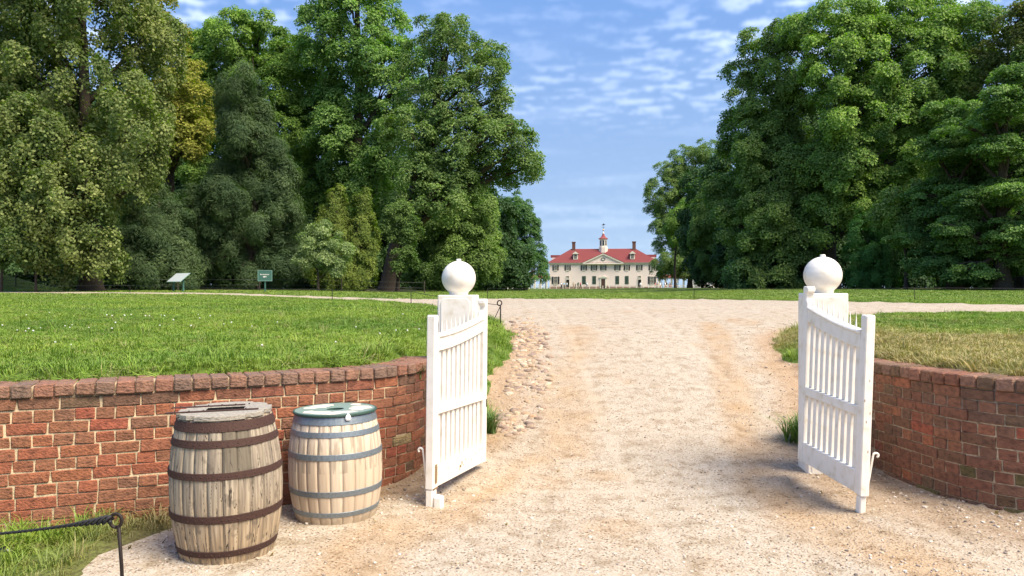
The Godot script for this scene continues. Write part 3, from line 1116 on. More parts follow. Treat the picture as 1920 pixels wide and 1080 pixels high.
func barrel(old: bool, at: Vector3, h: float, r0: float, r1: float, hoops: Array, lean: Vector3) -> void:
	var b: Node3D
	at.y = ground(at.x, -at.z) - 0.012
	if old:
		b = thing("barrel", "weathered grey wooden barrel with rusty iron hoops and plank lid", "barrel", at, lean.y, "barrels by the left wall")
	else:
		b = thing("barrel", "clean pale oak barrel with galvanised hoops and green lid", "barrel", at, lean.y, "barrels by the left wall")
	b.rotation.z = lean.z
	var n := 24
	var rows := 12
	for s in n:
		var st := begin()
		var gap := 0.0035 if old else 0.0015
		var proud := rng.randf_range(-0.003, 0.003) if old else rng.randf_range(-0.001, 0.001)
		var a0 := TAU * s / n + gap
		var a1 := TAU * (s + 1) / n - gap
		var cols := 4
		for j in rows:
			for k in cols + 2:  # two narrow columns turn in at the joints
				var ring := []
				for e in [[j, k], [j, k + 1], [j + 1, k + 1], [j + 1, k]]:
					var v := float(e[0]) / rows
					var c: float = clampf((e[1] - 1.0) / cols, 0.0, 1.0)
					var inward: float = 0.022 if e[1] == 0 or e[1] == cols + 2 else (0.002 if e[1] == 1 or e[1] == cols + 1 else 0.0)
					var r := barrel_radius(v, r0, r1) + proud - inward
					var a := lerpf(a0, a1, c)
					ring.append([Vector3(cos(a) * r, v * h, -sin(a) * r), Vector2(lerpf(float(s), float(s + 1), 0.04 + 0.92 * c) / n, 1.0 - v)])
				for o in [0, 2, 1, 0, 3, 2]:
					st.set_uv(ring[o][1])
					st.add_vertex(ring[o][0])
		for e in 2:  # end grain
			var v := float(e)
			var r := barrel_radius(v, r0, r1) + proud
			var q := [Vector3(cos(a0) * r, v * h, -sin(a0) * r), Vector3(cos(a1) * r, v * h, -sin(a1) * r), Vector3(cos(a1) * (r - 0.03), v * h, -sin(a1) * (r - 0.03)), Vector3(cos(a0) * (r - 0.03), v * h, -sin(a0) * (r - 0.03))]
			for o in ([0, 2, 1, 0, 3, 2] if e else [0, 1, 2, 0, 2, 3]):
				st.set_uv(Vector2(float(s) / n + 0.02, 1.0 - v))
				st.add_vertex(q[o])
		obj("stave", st, M.old_stave if old else M.new_stave, b)
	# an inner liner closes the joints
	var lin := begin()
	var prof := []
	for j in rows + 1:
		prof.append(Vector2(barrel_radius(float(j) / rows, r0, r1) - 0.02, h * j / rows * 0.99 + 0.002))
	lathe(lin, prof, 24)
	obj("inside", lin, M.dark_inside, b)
	for hp in hoops:
		var st := begin(false)
		var lo: float = hp[0] - hp[1] / 2
		var hi: float = hp[0] + hp[1] / 2
		var rl := barrel_radius(lo / h, r0, r1) + (0.001 if old else 0.0)
		var rh := barrel_radius(hi / h, r0, r1) + (0.001 if old else 0.0)
		lathe(st, [Vector2(rl - 0.003, lo), Vector2(rl + 0.0035, lo), Vector2(rl + 0.0045, lo + 0.002), Vector2(rh + 0.0045, hi - 0.002), Vector2(rh + 0.0035, hi), Vector2(rh - 0.003, hi)], 48)
		var hoop := obj("hoop", st, M.rust if old else M.galvanised, b)
		if old:
			st = begin()
			for k in 40:
				var a := TAU * (k + rng.randf_range(-0.25, 0.25)) / 40.0
				var y: float = hp[0] + hp[1] * rng.randf_range(-0.3, 0.05)
				var r := lerpf(rl, rh, (y - lo) / (hi - lo)) + 0.0042
				var t := Transform3D(Basis(Vector3.UP, a) * Basis(Vector3(0, 0, 1), -PI / 2), Vector3(cos(a) * r, y, -sin(a) * r))
				lathe(st, [Vector2(0.0055, 0), Vector2(0.0042, 0.0022), Vector2(0.0001, 0.0034)], 6, t)
			obj("rivets", st, M.rust, hoop, "stuff")
		else:
			st = begin(false)
			var a := 1.9 + rng.randf() * 0.8
			for k in 2:
				var t := Transform3D(Basis(Vector3.UP, a + k * 0.05), Vector3.ZERO)
				box(st, Vector3(rl + 0.004, hp[0] - 0.004, -0.004), Vector3(rl + 0.007, hp[0] + 0.004, 0.004), t)
			obj("rivets", st, M.galvanised, hoop, "stuff")
	if old:
		plank_lid(b, h, r0)
	else:
		round_lid(b, h, r0)


func plank_lid(b: Node3D, h: float, r0: float) -> void:
	# seven boards cut to a disc, with an oblong slot in the middle and two iron straps
	var y0 := h + 0.001
	var r := r0 + 0.012
	var lid := Node3D.new()
	lid.name = "lid"
	b.add_child(lid, true)
	lid.rotation.y = -0.32
	var edges := [-r, -0.225, -0.150, -0.078, 0.078, 0.15, 0.225, r]
	for k in 7:
		var lo: float = edges[k] + 0.0012
		var hi: float = edges[k + 1] - 0.0012
		var halves := [[-r, r]] if k != 3 else [[-r, -0.115], [0.115, r]]
		for hv in halves:
			var up := PackedVector2Array()
			var dn := PackedVector2Array()
			for i in 13:
				var x := lerpf(hv[0], hv[1], i / 12.0)
				var w := sqrt(maxf(r * r - x * x, 0.0))
				var y1 := minf(hi, w)
				var y2 := maxf(lo, -w)
				if y1 - y2 > 0.004:
					up.append(Vector2(x, y1))
					dn.append(Vector2(x, y2))
			if up.size() < 2:
				continue
			dn.reverse()
			up.append_array(dn)
			var st := begin(false)
			var lift := rng.randf_range(0.0, 0.003)
			extrude(st, up, y0 + lift, y0 + 0.030 + lift, Transform3D(Basis(Vector3(1, 0, 0), -PI / 2), Vector3.ZERO), 0.003)
			obj("board", st, M.grey_wood, lid)
	var shade_boards := begin(false)  # added thin boards, coloured dark to stand for the shade inside the slot
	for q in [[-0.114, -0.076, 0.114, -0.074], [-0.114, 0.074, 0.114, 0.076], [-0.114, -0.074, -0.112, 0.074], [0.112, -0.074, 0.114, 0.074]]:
		box(shade_boards, Vector3(q[0], y0 - 0.03, q[1]), Vector3(q[2], y0 + 0.0285, q[3]))
	obj("slot_shade", shade_boards, M.dark_inside, lid)
	for s in [-1, 1]:
		var st := begin(false)
		bevel_box(st, Vector3(-0.335, y0 + 0.0335, s * 0.102 - 0.014), Vector3(0.16 + 0.05 * s, y0 + 0.0395, s * 0.102 + 0.014), 0.0015)
		var strap := obj("strap", st, M.rust, lid)
		st = begin()
		for k in 6:
			lathe(st, [Vector2(0.006, y0 + 0.039), Vector2(0.005, y0 + 0.0435), Vector2(0.0001, y0 + 0.0455)], 7, Transform3D(Basis(), Vector3(-0.28 + k * 0.083, 0, s * 0.102)))
		obj("rivets", st, M.black_iron, strap, "stuff")
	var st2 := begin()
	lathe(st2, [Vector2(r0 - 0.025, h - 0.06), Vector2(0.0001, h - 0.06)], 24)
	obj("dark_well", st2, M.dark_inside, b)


func round_lid(b: Node3D, h: float, r0: float) -> void:
	var y := h + 0.004
	var r := r0 + 0.014
	var st := begin(false)
	lathe(st, [Vector2(0.062, y), Vector2(r - 0.004, y), Vector2(r, y + 0.004), Vector2(r, y + 0.013), Vector2(r - 0.004, y + 0.017), Vector2(0.066, y + 0.017), Vector2(0.062, y + 0.013), Vector2(0.062, y)], 48)
	var lid := obj("lid", st, M.dusty_paint, b)
	st = begin(false)
	lathe(st, [Vector2(r + 0.0002, y + 0.0015), Vector2(r + 0.0022, y + 0.003), Vector2(r + 0.0022, y + 0.0135), Vector2(r - 0.002, y + 0.0176), Vector2(r - 0.012, y + 0.0178)], 48)
	obj("lid_rim", st, M.green_paint, lid)
	# sun-bleached dust on top, in patches
	st = begin(false)
	for q in [[1.75, 3.05, .105, .255], [3.55, 5.6, .13, .265], [5.75, 6.9, .10, .26], [0.75, 1.15, .18, .265]]:
		for k in 16:
			var u := k / 16.0
			var u2 := (k + 1) / 16.0
			var pts := []
			for e in [[u, 0], [u2, 0], [u2, 1], [u, 1]]:
				var a: float = lerpf(q[0], q[1], e[0])
				var pinch: float = sin(PI * clampf(e[0], 0.02, 0.98))
				var mid: float = (q[2] + q[3]) / 2 + 0.012 * sin(a * 7.0)
				var half: float = (q[3] - q[2]) / 2 * (0.45 + 0.55 * pinch) * (1.0 + 0.12 * sin(a * 13.0 + e[1] * 2.0))
				var rr: float = minf(mid + half * (1 if e[1] else -1), r - 0.014)
				pts.append(Vector3(cos(a) * rr, y + 0.0176, -sin(a) * rr))
			quad_out(st, pts[0], pts[1], pts[2], pts[3], Vector3(0, 0, 0))
	obj("dust_film", st, M.dust, lid, "stuff")
	st = begin()
	lathe(st, [Vector2(0.0616, y - 0.03), Vector2(0.0616, y + 0.014)], 28)
	obj("hole_collar", st, M.green_paint, lid)
	# white tag hanging over the rim, facing right of the camera
	var a := -1.15
	var p := Vector3(cos(a) * (r + 0.006), y - 0.004, -sin(a) * (r + 0.006))
	st = begin()
	lathe(st, [Vector2(0.0001, -0.026), Vector2(0.016, -0.022), Vector2(0.022, -0.008), Vector2(0.018, 0.008), Vector2(0.007, 0.022), Vector2(0.005, 0.036), Vector2(0.0001, 0.038)], 14, Transform3D(Basis(Vector3.UP, a) * Basis().scaled(Vector3(0.35, 1, 1)), p))
	obj("plastic_tag", st, M.white_plastic, lid)
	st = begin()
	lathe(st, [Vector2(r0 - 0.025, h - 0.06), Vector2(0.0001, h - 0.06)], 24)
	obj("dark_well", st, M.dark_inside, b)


# ---------------------------------------------------------------- iron stakes, ropes, shoe
func stake(called: String, label: String, x: float, d: float, high: float, ring := true, brace := Vector2.ZERO, group := "", r := 0.008, tilt := 0.0) -> Node3D:
	var g := ground(x, d)
	var o := thing(called, label, "stake", Vector3(x, g, -d), 0.0, group)
	var st := begin()
	tube(st, [Vector3(-tilt, -0.1, 0), Vector3(-tilt * 0.5, high * 0.5, 0), Vector3(0, high + r * 0.4, 0)], [r, r, r], 7)
	obj("shaft", st, M.black_iron, o)
	if ring:
		st = begin()
		var loop := []
		var rr := []
		for k in 13:
			var a := -PI * 0.5 + TAU * k / 12.0
			loop.append(Vector3(cos(a) * r * 3.4 - r * 1.5, high + r * 3.2 + sin(a) * r * 3.8, 0))
			rr.append(r * 0.95)
		tube(st, loop, rr, 7)
		obj("eye_loop", st, M.black_iron, o)
	if brace != Vector2.ZERO:
		st = begin()
		tube(st, [Vector3(0, high * 0.97, 0), Vector3(brace.x, ground(x + brace.x, d + brace.y) - g, -brace.y)], [r * 0.6, r * 0.6], 6)
		obj("brace", st, M.black_iron, o)
	return o


func line_between(called: String, label: String, a: Vector3, b: Vector3, sag: float, r: float, material: Material, category: String, group := "") -> void:
	var o := thing(called, label, category, a, 0.0, group)
	var st := begin()
	var path := []
	var rr := []
	for k in 17:
		var u := k / 16.0
		path.append((b - a) * u - Vector3(0, sag * 4.0 * u * (1.0 - u), 0))
		rr.append(r)
	tube(st, path, rr, 6)
	obj("strand", st, material, o)


func iron_things() -> void:
	stake("iron_stake", "rusty iron stake with an open eye at its top, bottom left corner", -2.065, 4.06, 0.405, true, Vector2.ZERO, "iron stakes that hold the ropes", 0.0095, -0.03)
	# the rope twisted round the eye, running off to the left
	var ro := thing("rope", "black twisted rope knotted to the near rusty stake", "rope", Vector3(-2.10, 0.438, -4.06), 0.0, "ropes between the stakes")
	var end := Vector3(-1.35, -0.105, -0.02)
	for s in 3:
		var st := begin()
		var path := []
		var rr := []
		for k in 90:
			var u := k / 89.0
			var a := u * 95.0 + TAU * s / 3.0
			var w := 0.0042 + 0.010 * smoothstep(0.16, 0.03, u) + 0.003 * smoothstep(0.30, 0.12, u) + 0.002 * sin(u * 60.0) * smoothstep(0.25, 0.0, u)
			path.append(end * u + Vector3(0, cos(a) * w - 0.035 * sin(u * PI) , sin(a) * w))
			rr.append(0.0042 + 0.004 * smoothstep(0.2, 0.05, u))
		tube(st, path, rr, 6)
		obj("strand", st, M.rope, ro)
	# toe of a black shoe standing in the grass at the picture's left edge
	var shoe := thing("black_shoe", "shiny black leather shoe toe in the grass at the left edge", "shoe", Vector3(-3.16, 0.0, -4.72), 0.12)
	var st := begin()
	var rings := []
	for i in 15:
		var u := i / 14.0
		var x := lerpf(-0.17, 0.125, u)
		var half := 0.047 * sqrt(maxf(1.0 - pow(clampf((u - 0.55) / 0.45, 0, 1), 2.6), 0.0)) * (0.82 + 0.25 * sin(u * PI))
		var top := lerpf(0.115, 0.055, smoothstep(0.15, 0.75, u)) * sqrt(maxf(1.0 - pow(clampf((u - 0.7) / 0.3, 0, 1), 2.4), 0.02))
		var ring := []
		for k in 13:
			var a := PI * k / 12.0
			ring.append(Vector3(x, 0.018 + top * pow(sin(a), 0.7), -cos(a) * half))
		rings.append(ring)
	for i in 14:
		for k in 12:
			quad(st, rings[i][k], rings[i + 1][k], rings[i + 1][k + 1], rings[i][k + 1])
	for k in range(1, 12):
		tri(st, rings[0][0], rings[0][k], rings[0][k + 1])
	obj("upper", st, M.black_leather, shoe)
	st = begin(false)
	var sole := PackedVector2Array()
	for i in 15:
		sole.append(Vector2(rings[i][0].x * 1.02, rings[i][12].z * 1.08 + 0.002))
	for i in range(14, -1, -1):
		sole.append(Vector2(rings[i][0].x * 1.02, rings[i][0].z * 1.08 - 0.002))
	extrude(st, sole, 0.0, 0.019, Transform3D(Basis(Vector3(1, 0, 0), -PI / 2), Vector3.ZERO), 0.002)
	obj("sole", st, M.black_leather, shoe)
	# stakes and wires along the paths
	var row := [[-0.21, 14.15, .37, Vector2(-.14, .25)], [-2.65, 20.3, .33, Vector2.ZERO], [-5.95, 25.6, .35, Vector2.ZERO], [-16.6, 33.6, .40, Vector2.ZERO]]
	var names := ["iron stake with a side brace at the corner of the grass bank", "thin iron stake at the lawn edge just left of the left post", "thin iron stake on the left lawn edge, second from the gate", "thin iron stake at the far end of the left lawn"]
	for i in row.size():
		stake("iron_stake", names[i], row[i][0], row[i][1], row[i][2], i == 0, row[i][3], "iron stakes that hold the ropes", 0.011 if i else 0.012)
	for i in 3:
		var a := Vector3(row[i][0], ground(row[i][0], row[i][1]) + row[i][2], -row[i][1])
		var b := Vector3(row[i + 1][0], ground(row[i + 1][0], row[i + 1][1]) + row[i + 1][2], -row[i + 1][1])
		line_between("rope", ["dark rope from the braced stake to the next stake leftwards", "dark rope along the near half of the left lawn edge", "dark rope along the far half of the left lawn edge"][i], a, b, 0.02, 0.006, M.rope, "rope", "ropes between the stakes")
	var far := [[6.9, 29.3, .37], [12.5, 24.0, .42], [-0.95, 30.2, .4]]
	var fnames := ["thin iron stake on the far lawn edge below the tree by the mansion", "thin iron stake on the far lawn right of the right ball finial", "thin iron stake on the far lawn beside the left ball finial"]
	for i in far.size():
		stake("iron_stake", fnames[i], far[i][0], far[i][1], far[i][2], false, Vector2.ZERO, "iron stakes that hold the ropes", 0.011)
	var tops := []
	for f in [far[2], far[0], far[1]]:
		tops.append(Vector3(f[0], ground(f[0], f[1]) + f[2], -f[1]))
	for i in 2:
		line_between("rope", ["thin rope across the front of the bowling green", "thin rope along the far lawn towards the right"][i], tops[i], tops[i + 1], 0.03, 0.005, M.rope, "rope", "ropes between the stakes")
	var out := Vector3(26, ground(26, 24.5) + 0.42, -24.5)
	line_between("rope", "thin rope running off the right side of the far lawn", tops[2], out, 0.03, 0.005, M.rope, "rope", "ropes between the stakes")
	var o2 := Vector3(-42, ground(-42, 37.0) + .4, -37.0)
	line_between("rope", "thin rope running off the left end of the lawn", Vector3(-16.6, ground(-16.6, 33.6) + .4, -33.6), o2, 0.03, 0.006, M.rope, "rope", "ropes between the stakes")


# ---------------------------------------------------------------- mansion
func window_unit(m: Node3D, x: float, y0: float, y1: float, w: float, z: float, shutters: float, rows: int, cols := 3) -> void:
	var st := begin(false)
	var f := 0.09
	box(st, Vector3(x - w / 2 - f, y0 - f, z), Vector3(x - w / 2, y1 + f, z + 0.09))
	box(st, Vector3(x + w / 2, y0 - f, z), Vector3(x + w / 2 + f, y1 + f, z + 0.09))
	box(st, Vector3(x - w / 2, y1, z), Vector3(x + w / 2, y1 + f, z + 0.088))
	box(st, Vector3(x - w / 2 - f - 0.04, y0 - f - 0.05, z), Vector3(x + w / 2 + f + 0.04, y0 - f, z + 0.16))
	box(st, Vector3(x - w / 2, y0 - f, z), Vector3(x + w / 2, y0, z + 0.088))
	var win := obj("window", st, M.cream_trim, m)
	st = begin(false)
	box(st, Vector3(x - w / 2, y0, z + 0.004), Vector3(x + w / 2, y1, z + 0.03))
	obj("pane", st, M.window_glass, win)
	st = begin(false)
	for k in range(1, cols):
		var u := lerpf(x - w / 2, x + w / 2, float(k) / cols)
		box(st, Vector3(u - 0.022, y0, z + 0.03), Vector3(u + 0.022, y1, z + 0.055))
	for k in range(1, rows):
		var v := lerpf(y0, y1, float(k) / rows)
		box(st, Vector3(x - w / 2, v - 0.022, z + 0.031), Vector3(x + w / 2, v + 0.022, z + 0.057))
	obj("glazing_bars", st, M.cream_trim, win)
	if shutters > 0.0:
		for s in [-1, 1]:
			var c: float = x + s * (w / 2 + f + 0.02 + shutters / 2)
			shutter(m, c, y0 - 0.04, y1 + 0.04, shutters, z, M.shutter_green)


func shutter(m: Node3D, x: float, y0: float, y1: float, w: float, z: float, material: Material) -> void:
	var st := begin(false)
	box(st, Vector3(x - w / 2, y0, z + 0.01), Vector3(x - w / 2 + 0.06, y1, z + 0.07))
	box(st, Vector3(x + w / 2 - 0.06, y0, z + 0.01), Vector3(x + w / 2, y1, z + 0.07))
	for k in 3:
		var v := lerpf(y0, y1 - 0.09, k / 2.0)
		box(st, Vector3(x - w / 2 + 0.06, v, z + 0.01), Vector3(x + w / 2 - 0.06, v + 0.09, z + 0.068))
	var n := int((y1 - y0) / 0.09)
	for k in n:
		var v := y0 + 0.05 + k * (y1 - y0 - 0.1) / n
		box(st, Vector3(x - w / 2 + 0.06, v, z + 0.015 + 0.012 * (k % 2)), Vector3(x + w / 2 - 0.06, v + 0.06, z + 0.035 + 0.012 * (k % 2)))
	obj("shutter", st, material, m)


func mansion() -> void:
	var at := Vector3(25.1, ground(25.1, 212.0) - 0.1, -213.0)
	var m := thing("mansion", "long cream two-storey mansion with red hipped roof and cupola, far behind the gate", "mansion", at, -0.117)
	var hw := 14.75
	var st := begin(false)
	box(st, Vector3(-hw, 0.62, -9.6), Vector3(hw, 7.25, 0))
	obj("wall", st, M.cream_wall, m)
	st = begin(false)
	box(st, Vector3(-hw - 0.08, -0.6, -9.7), Vector3(hw + 0.08, 0.62, 0.08))
	obj("plinth", st, M.stone_base, m)
	st = begin(false)
	box(st, Vector3(-hw - 0.28, 6.83, -9.85), Vector3(hw + 0.28, 7.12, 0.25))
	box(st, Vector3(-hw - 0.5, 7.12, -10.1), Vector3(hw + 0.5, 7.36, 0.5))
	obj("cornice", st, M.cream_trim, m)
	# hipped roof
	st = begin(false)
	var e := 7.36
	var r := 11.35
	var ex := hw + 0.55
	var c := [Vector3(-ex, e, 0.55), Vector3(ex, e, 0.55), Vector3(ex, e, -10.15), Vector3(-ex, e, -10.15)]
	var ra := Vector3(-9.0, r, -4.8)
	var rb := Vector3(9.0, r, -4.8)
	var mid := Vector3(0, 8.3, -4.8)
	quad_out(st, c[0], c[1], rb, ra, mid)
	quad_out(st, c[2], c[3], ra, rb, mid)
	tri_out(st, c[1], c[2], rb, mid)
	tri_out(st, c[3], c[0], ra, mid)
	for k in 4:
		var a: Vector3 = c[k]
		var b: Vector3 = c[(k + 1) % 4]
		quad_out(st, a, b, b - Vector3(0, 0.0, 0) + Vector3(0, 0.12, 0) * 0.0 - Vector3(0, 0.1, 0), a - Vector3(0, 0.1, 0), mid)
	var roof := obj("roof", st, M.red_roof, m)
	st = begin(false)
	for k in 22:  # raised shingle courses
		var u := (k + 1) / 23.0
		var y := lerpf(e, r, u)
		var z := lerpf(0.55, -4.8, u)
		var x := lerpf(ex, 9.0, u)
		box(st, Vector3(-x, y - 0.02, z - 0.05), Vector3(x, y + 0.035, z + 0.06))
	obj("shingle_courses", st, M.red_roof, roof, "stuff")
	# the piazza's flat roof behind
	st = begin(false)
	box(st, Vector3(-hw, 0, -14.2), Vector3(hw, 9.2, -9.9))
	obj("piazza", st, M.cream_wall, m)
	st = begin(false)
	box(st, Vector3(-hw - 0.4, 9.2, -14.6), Vector3(hw + 0.4, 9.85, -9.85))
	obj("piazza_roof", st, M.red_roof, m)
	# chimneys
	for x in [-8.25, 8.6]:
		st = begin(false)
		bevel_box(st, Vector3(x - 0.46, 9.6, -5.1), Vector3(x + 0.46, 13.05, -4.2), 0.02)
		var ch := obj("chimney", st, M.chimney_brick, m)
		st = begin(false)
		bevel_box(st, Vector3(x - 0.56, 13.05, -5.2), Vector3(x + 0.56, 13.35, -4.1), 0.02)
		obj("chimney_cap", st, M.chimney_brick, ch)
	# dormers
	for x in [-7.6, 8.0]:
		st = begin(false)
		box(st, Vector3(x - 0.62, 8.2, -3.2), Vector3(x + 0.62, 9.75, -0.35))
		var dm := obj("dormer", st, M.cream_trim, m)
		st = begin(false)
		extrude(st, PackedVector2Array([Vector2(x - 0.86, 9.752), Vector2(x + 0.86, 9.752), Vector2(x, 10.5)]), -4.0, -0.16)
		obj("dormer_roof", st, M.red_roof, dm)
		st = begin(false)
		extrude(st, PackedVector2Array([Vector2(x - 0.84, 9.70), Vector2(x + 0.84, 9.70), Vector2(x + 0.84, 9.80), Vector2(x, 10.46), Vector2(x - 0.84, 9.80)]), -0.159, -0.04)
		obj("dormer_pediment", st, M.cream_trim, dm)
		st = begin(false)
		box(st, Vector3(x - 0.36, 8.42, -0.349), Vector3(x + 0.36, 9.6, -0.33))
		obj("pane", st, M.window_glass, dm)
		st = begin(false)
		for k in 2:
			box(st, Vector3(x - 0.14 + k * 0.25, 8.42, -0.33), Vector3(x - 0.10 + k * 0.25, 9.6, -0.31))
		for k in 3:
			box(st, Vector3(x - 0.36, 8.70 + k * 0.28, -0.331), Vector3(x + 0.36, 8.74 + k * 0.28, -0.309))
		obj("glazing_bars", st, M.cream_trim, dm)
	# pediment with oval window
	st = begin(false)
	extrude(st, PackedVector2Array([Vector2(-5.2, 7.10), Vector2(5.2, 7.10), Vector2(0, 9.55)]), -2.2, 0.55)
	var ped := obj("pediment", st, M.cream_wall, m)
	st = begin(false)
	for s in [-1, 1]:
		extrude(st, PackedVector2Array([Vector2(0, 9.50), Vector2(0, 9.85), Vector2(s * 5.65, 7.22), Vector2(s * 5.65, 6.98), Vector2(s * 5.25, 7.05)]), 0.40, 0.86)
	box(st, Vector3(-5.5, 6.86, 0.30), Vector3(5.5, 7.098, 0.82))
	obj("raking_cornice", st, M.cream_trim, ped)
	st = begin(false)
	for s in [-1, 1]:
		extrude(st, PackedVector2Array([Vector2(0, 9.852), Vector2(0, 9.93), Vector2(s * 5.75, 7.32), Vector2(s * 5.75, 7.222)]), -4.2, 0.9)
	obj("pediment_roof", st, M.red_roof, ped)
	st = begin()
	var squash := Transform3D(Basis(Vector3(1, 0, 0), PI / 2) , Vector3(0, 8.22, 0.55)) 
	var ring := Transform3D(Basis.from_scale(Vector3(1.28, 0.95, 1)), Vector3(0, 8.22, 0.55)) * Transform3D(Basis(Vector3(1, 0, 0), PI / 2), Vector3.ZERO)
	lathe(st, [Vector2(0.34, 0.0), Vector2(0.34, 0.1), Vector2(0.46, 0.1), Vector2(0.46, 0.0)], 24, ring)
	obj("wreath", st, M.shutter_green, ped)
	st = begin()
	lathe(st, [Vector2(0.335, 0.02), Vector2(0.0001, 0.02)], 24, ring)
	obj("oval_pane", st, M.cream_trim, ped)
	# windows and doors (positions across the front, from the left)
	for x in [-13.1, -9.75, -5.3, -2.5, 0.06, 3.9, 6.45, 9.85, 13.2]:
		window_unit(m, x, 5.22, 6.55, 0.68, 0.0, 0.40, 4)
	window_unit(m, -13.1, 1.45, 3.42, 0.88, 0.0, 0.52, 5)
	window_unit(m, 13.25, 1.45, 3.42, 0.88, 0.0, 0.52, 5)
	for x in [-5.25, -2.45, 3.85, 6.45]:
		st = begin(false)
		box(st, Vector3(x - 0.58, 1.30, 0.002), Vector3(x + 0.58, 3.66, 0.012))
		obj("window_surround", st, M.cream_trim, m)
		for s in [-1, 1]:
			shutter(m, x + s * 0.252, 1.38, 3.58, 0.5, 0.005, M.louvre_green)
	for x in [-9.75, 9.9]:
		window_unit(m, x, 3.12, 3.6, 0.74, 0.0, 0.0, 2)
		st = begin(false)
		box(st, Vector3(x - 0.56, 0.3, 0.0), Vector3(x - 0.43, 2.62, 0.12))
		box(st, Vector3(x + 0.43, 0.3, 0.0), Vector3(x + 0.56, 2.62, 0.12))
		box(st, Vector3(x - 0.56, 2.62, 0.0), Vector3(x + 0.56, 2.78, 0.12))
		var fr := obj("side_door", st, M.cream_trim, m)
		st = begin(false)
		box(st, Vector3(x - 0.43, 0.3, 0.003), Vector3(x + 0.43, 2.62, 0.03))
		obj("dark_opening", st, M.dark_inside, fr)
	st = begin(false)
	box(st, Vector3(-0.52, 0.25, 0.003), Vector3(0.52, 2.78, 0.09))
	for s in [-0.25, 0.25]:
		for q in [[0.4, 1.1], [1.2, 1.95], [2.05, 2.65]]:
			box(st, Vector3(s - 0.17, q[0], 0.09), Vector3(s + 0.17, q[1], 0.105))
	obj("front_door", st, M.door_brown, m)
	st = begin(false)
	for s in [-1, 1]:
		box(st, Vector3(s * 0.72 - 0.17, 0.25, 0.0), Vector3(s * 0.72 + 0.17, 2.85, 0.16))
	box(st, Vector3(-0.97, 2.85, 0.0), Vector3(0.97, 3.15, 0.2))
	extrude(st, PackedVector2Array([Vector2(-1.15, 3.15), Vector2(1.15, 3.15), Vector2(1.15, 3.25), Vector2(0, 3.78), Vector2(-1.15, 3.25)]), 0.0, 0.32)
	obj("door_surround", st, M.cream_trim, m)
	# cupola
	var cz := -4.4
	var cup := Node3D.new()
	cup.name = "cupola"
	m.add_child(cup, true)
	cup.position = Vector3(0.05, 0, cz)
	cup.rotation.y = PI / 8
	st = begin(false)
	lathe(st, [Vector2(1.34, 9.6), Vector2(1.34, 11.75), Vector2(1.22, 11.85), Vector2(1.22, 11.95)], 8)
	obj("cupola_base", st, M.cream_trim, cup)
	st = begin(false)
	lathe(st, [Vector2(1.10, 11.95), Vector2(1.10, 13.85), Vector2(1.20, 13.9), Vector2(1.36, 14.05), Vector2(1.36, 14.12)], 8)
	obj("cupola_drum", st, M.cream_trim, cup)
	for k in 8:
		var t := Transform3D(Basis(Vector3.UP, PI / 8 + k * PI / 4), Vector3.ZERO)
		st = begin(false)
		box(st, Vector3(1.017, 12.2, -0.27), Vector3(1.03, 13.6, 0.27), t)
		var pn := obj("pane", st, M.window_glass, cup)
		st = begin(false)
		for q in 3:
			box(st, Vector3(1.03, 12.5 + q * 0.36, -0.27), Vector3(1.05, 12.56 + q * 0.36, 0.27), t)
		box(st, Vector3(1.031, 12.2, -0.03), Vector3(1.052, 13.6, 0.03), t)
	var cr := begin(false)
	lathe(cr, [Vector2(1.48, 14.12), Vector2(1.46, 14.2), Vector2(1.05, 14.38), Vector2(0.68, 14.68), Vector2(0.42, 15.1), Vector2(0.27, 15.55), Vector2(0.0001, 15.6)], 8)
	obj("cupola_roof", cr, M.red_roof, cup)
	st = begin()
	lathe(st, [Vector2(0.27, 15.5), Vector2(0.22, 15.62), Vector2(0.3, 15.8), Vector2(0.16, 15.95), Vector2(0.05, 16.1), Vector2(0.04, 16.35), Vector2(0.0001, 16.36)], 12)
	obj("finial", st, M.cream_trim, cup)
	st = begin()
	lathe(st, [Vector2(0.0001, 16.36), Vector2(0.16, 16.42), Vector2(0.25, 16.61), Vector2(0.16, 16.8), Vector2(0.0001, 16.86)], 14)
	obj("gilt_ball", st, M.gold, cup)
	st = begin()
	tube(st, [Vector3(0, 16.8, 0), Vector3(0, 18.6, 0)], [0.045, 0.03], 6)
	for a in 4:
		var v := Vector3(cos(a * PI / 2), 0, sin(a * PI / 2)) * 0.6
		tube(st, [Vector3(0, 17.4, 0), Vector3(0, 17.4, 0) + v], [0.03, 0.03], 5)
	obj("vane_rod", st, M.black_iron, cup)
	st = begin(false)
	extrude(st, PackedVector2Array([Vector2(-0.6, 18.02), Vector2(-0.3, 18.12), Vector2(-0.05, 18.2), Vector2(0.1, 18.5), Vector2(0.2, 18.22), Vector2(0.5, 18.2), Vector2(0.62, 18.1), Vector2(0.4, 18.05), Vector2(0.1, 17.92), Vector2(-0.25, 17.95)]), -0.03, 0.03, Transform3D(Basis(Vector3.UP, -PI / 8), Vector3.ZERO))
	obj("dove_vane", st, M.black_iron, cup)
	# low colonnade and outbuildings either side of it
	for s in [-1, 1]:
		var q := thing("colonnade", "white open colonnade linking the mansion to its %s outbuilding" % ("left" if s < 0 else "right"), "colonnade", Vector3(25.1 + s * 19.6, ground(25.1 + s * 19.0, 212.0), -214.0 + s * 1.2), -0.117 - s * 0.2, "colonnades beside the mansion")
		st = begin(false)
		extrude(st, PackedVector2Array([Vector2(-1.5, 3.1), Vector2(1.5, 3.1), Vector2(0, 3.9)]), -4.4, 4.4, Transform3D(Basis(Vector3.UP, PI / 2), Vector3.ZERO))
		obj("roof", st, M.red_roof, q)
		st = begin(false)
		box(st, Vector3(-4.3, 2.72, -1.3), Vector3(4.3, 3.098, 1.3))
		obj("beam", st, M.cream_trim, q)
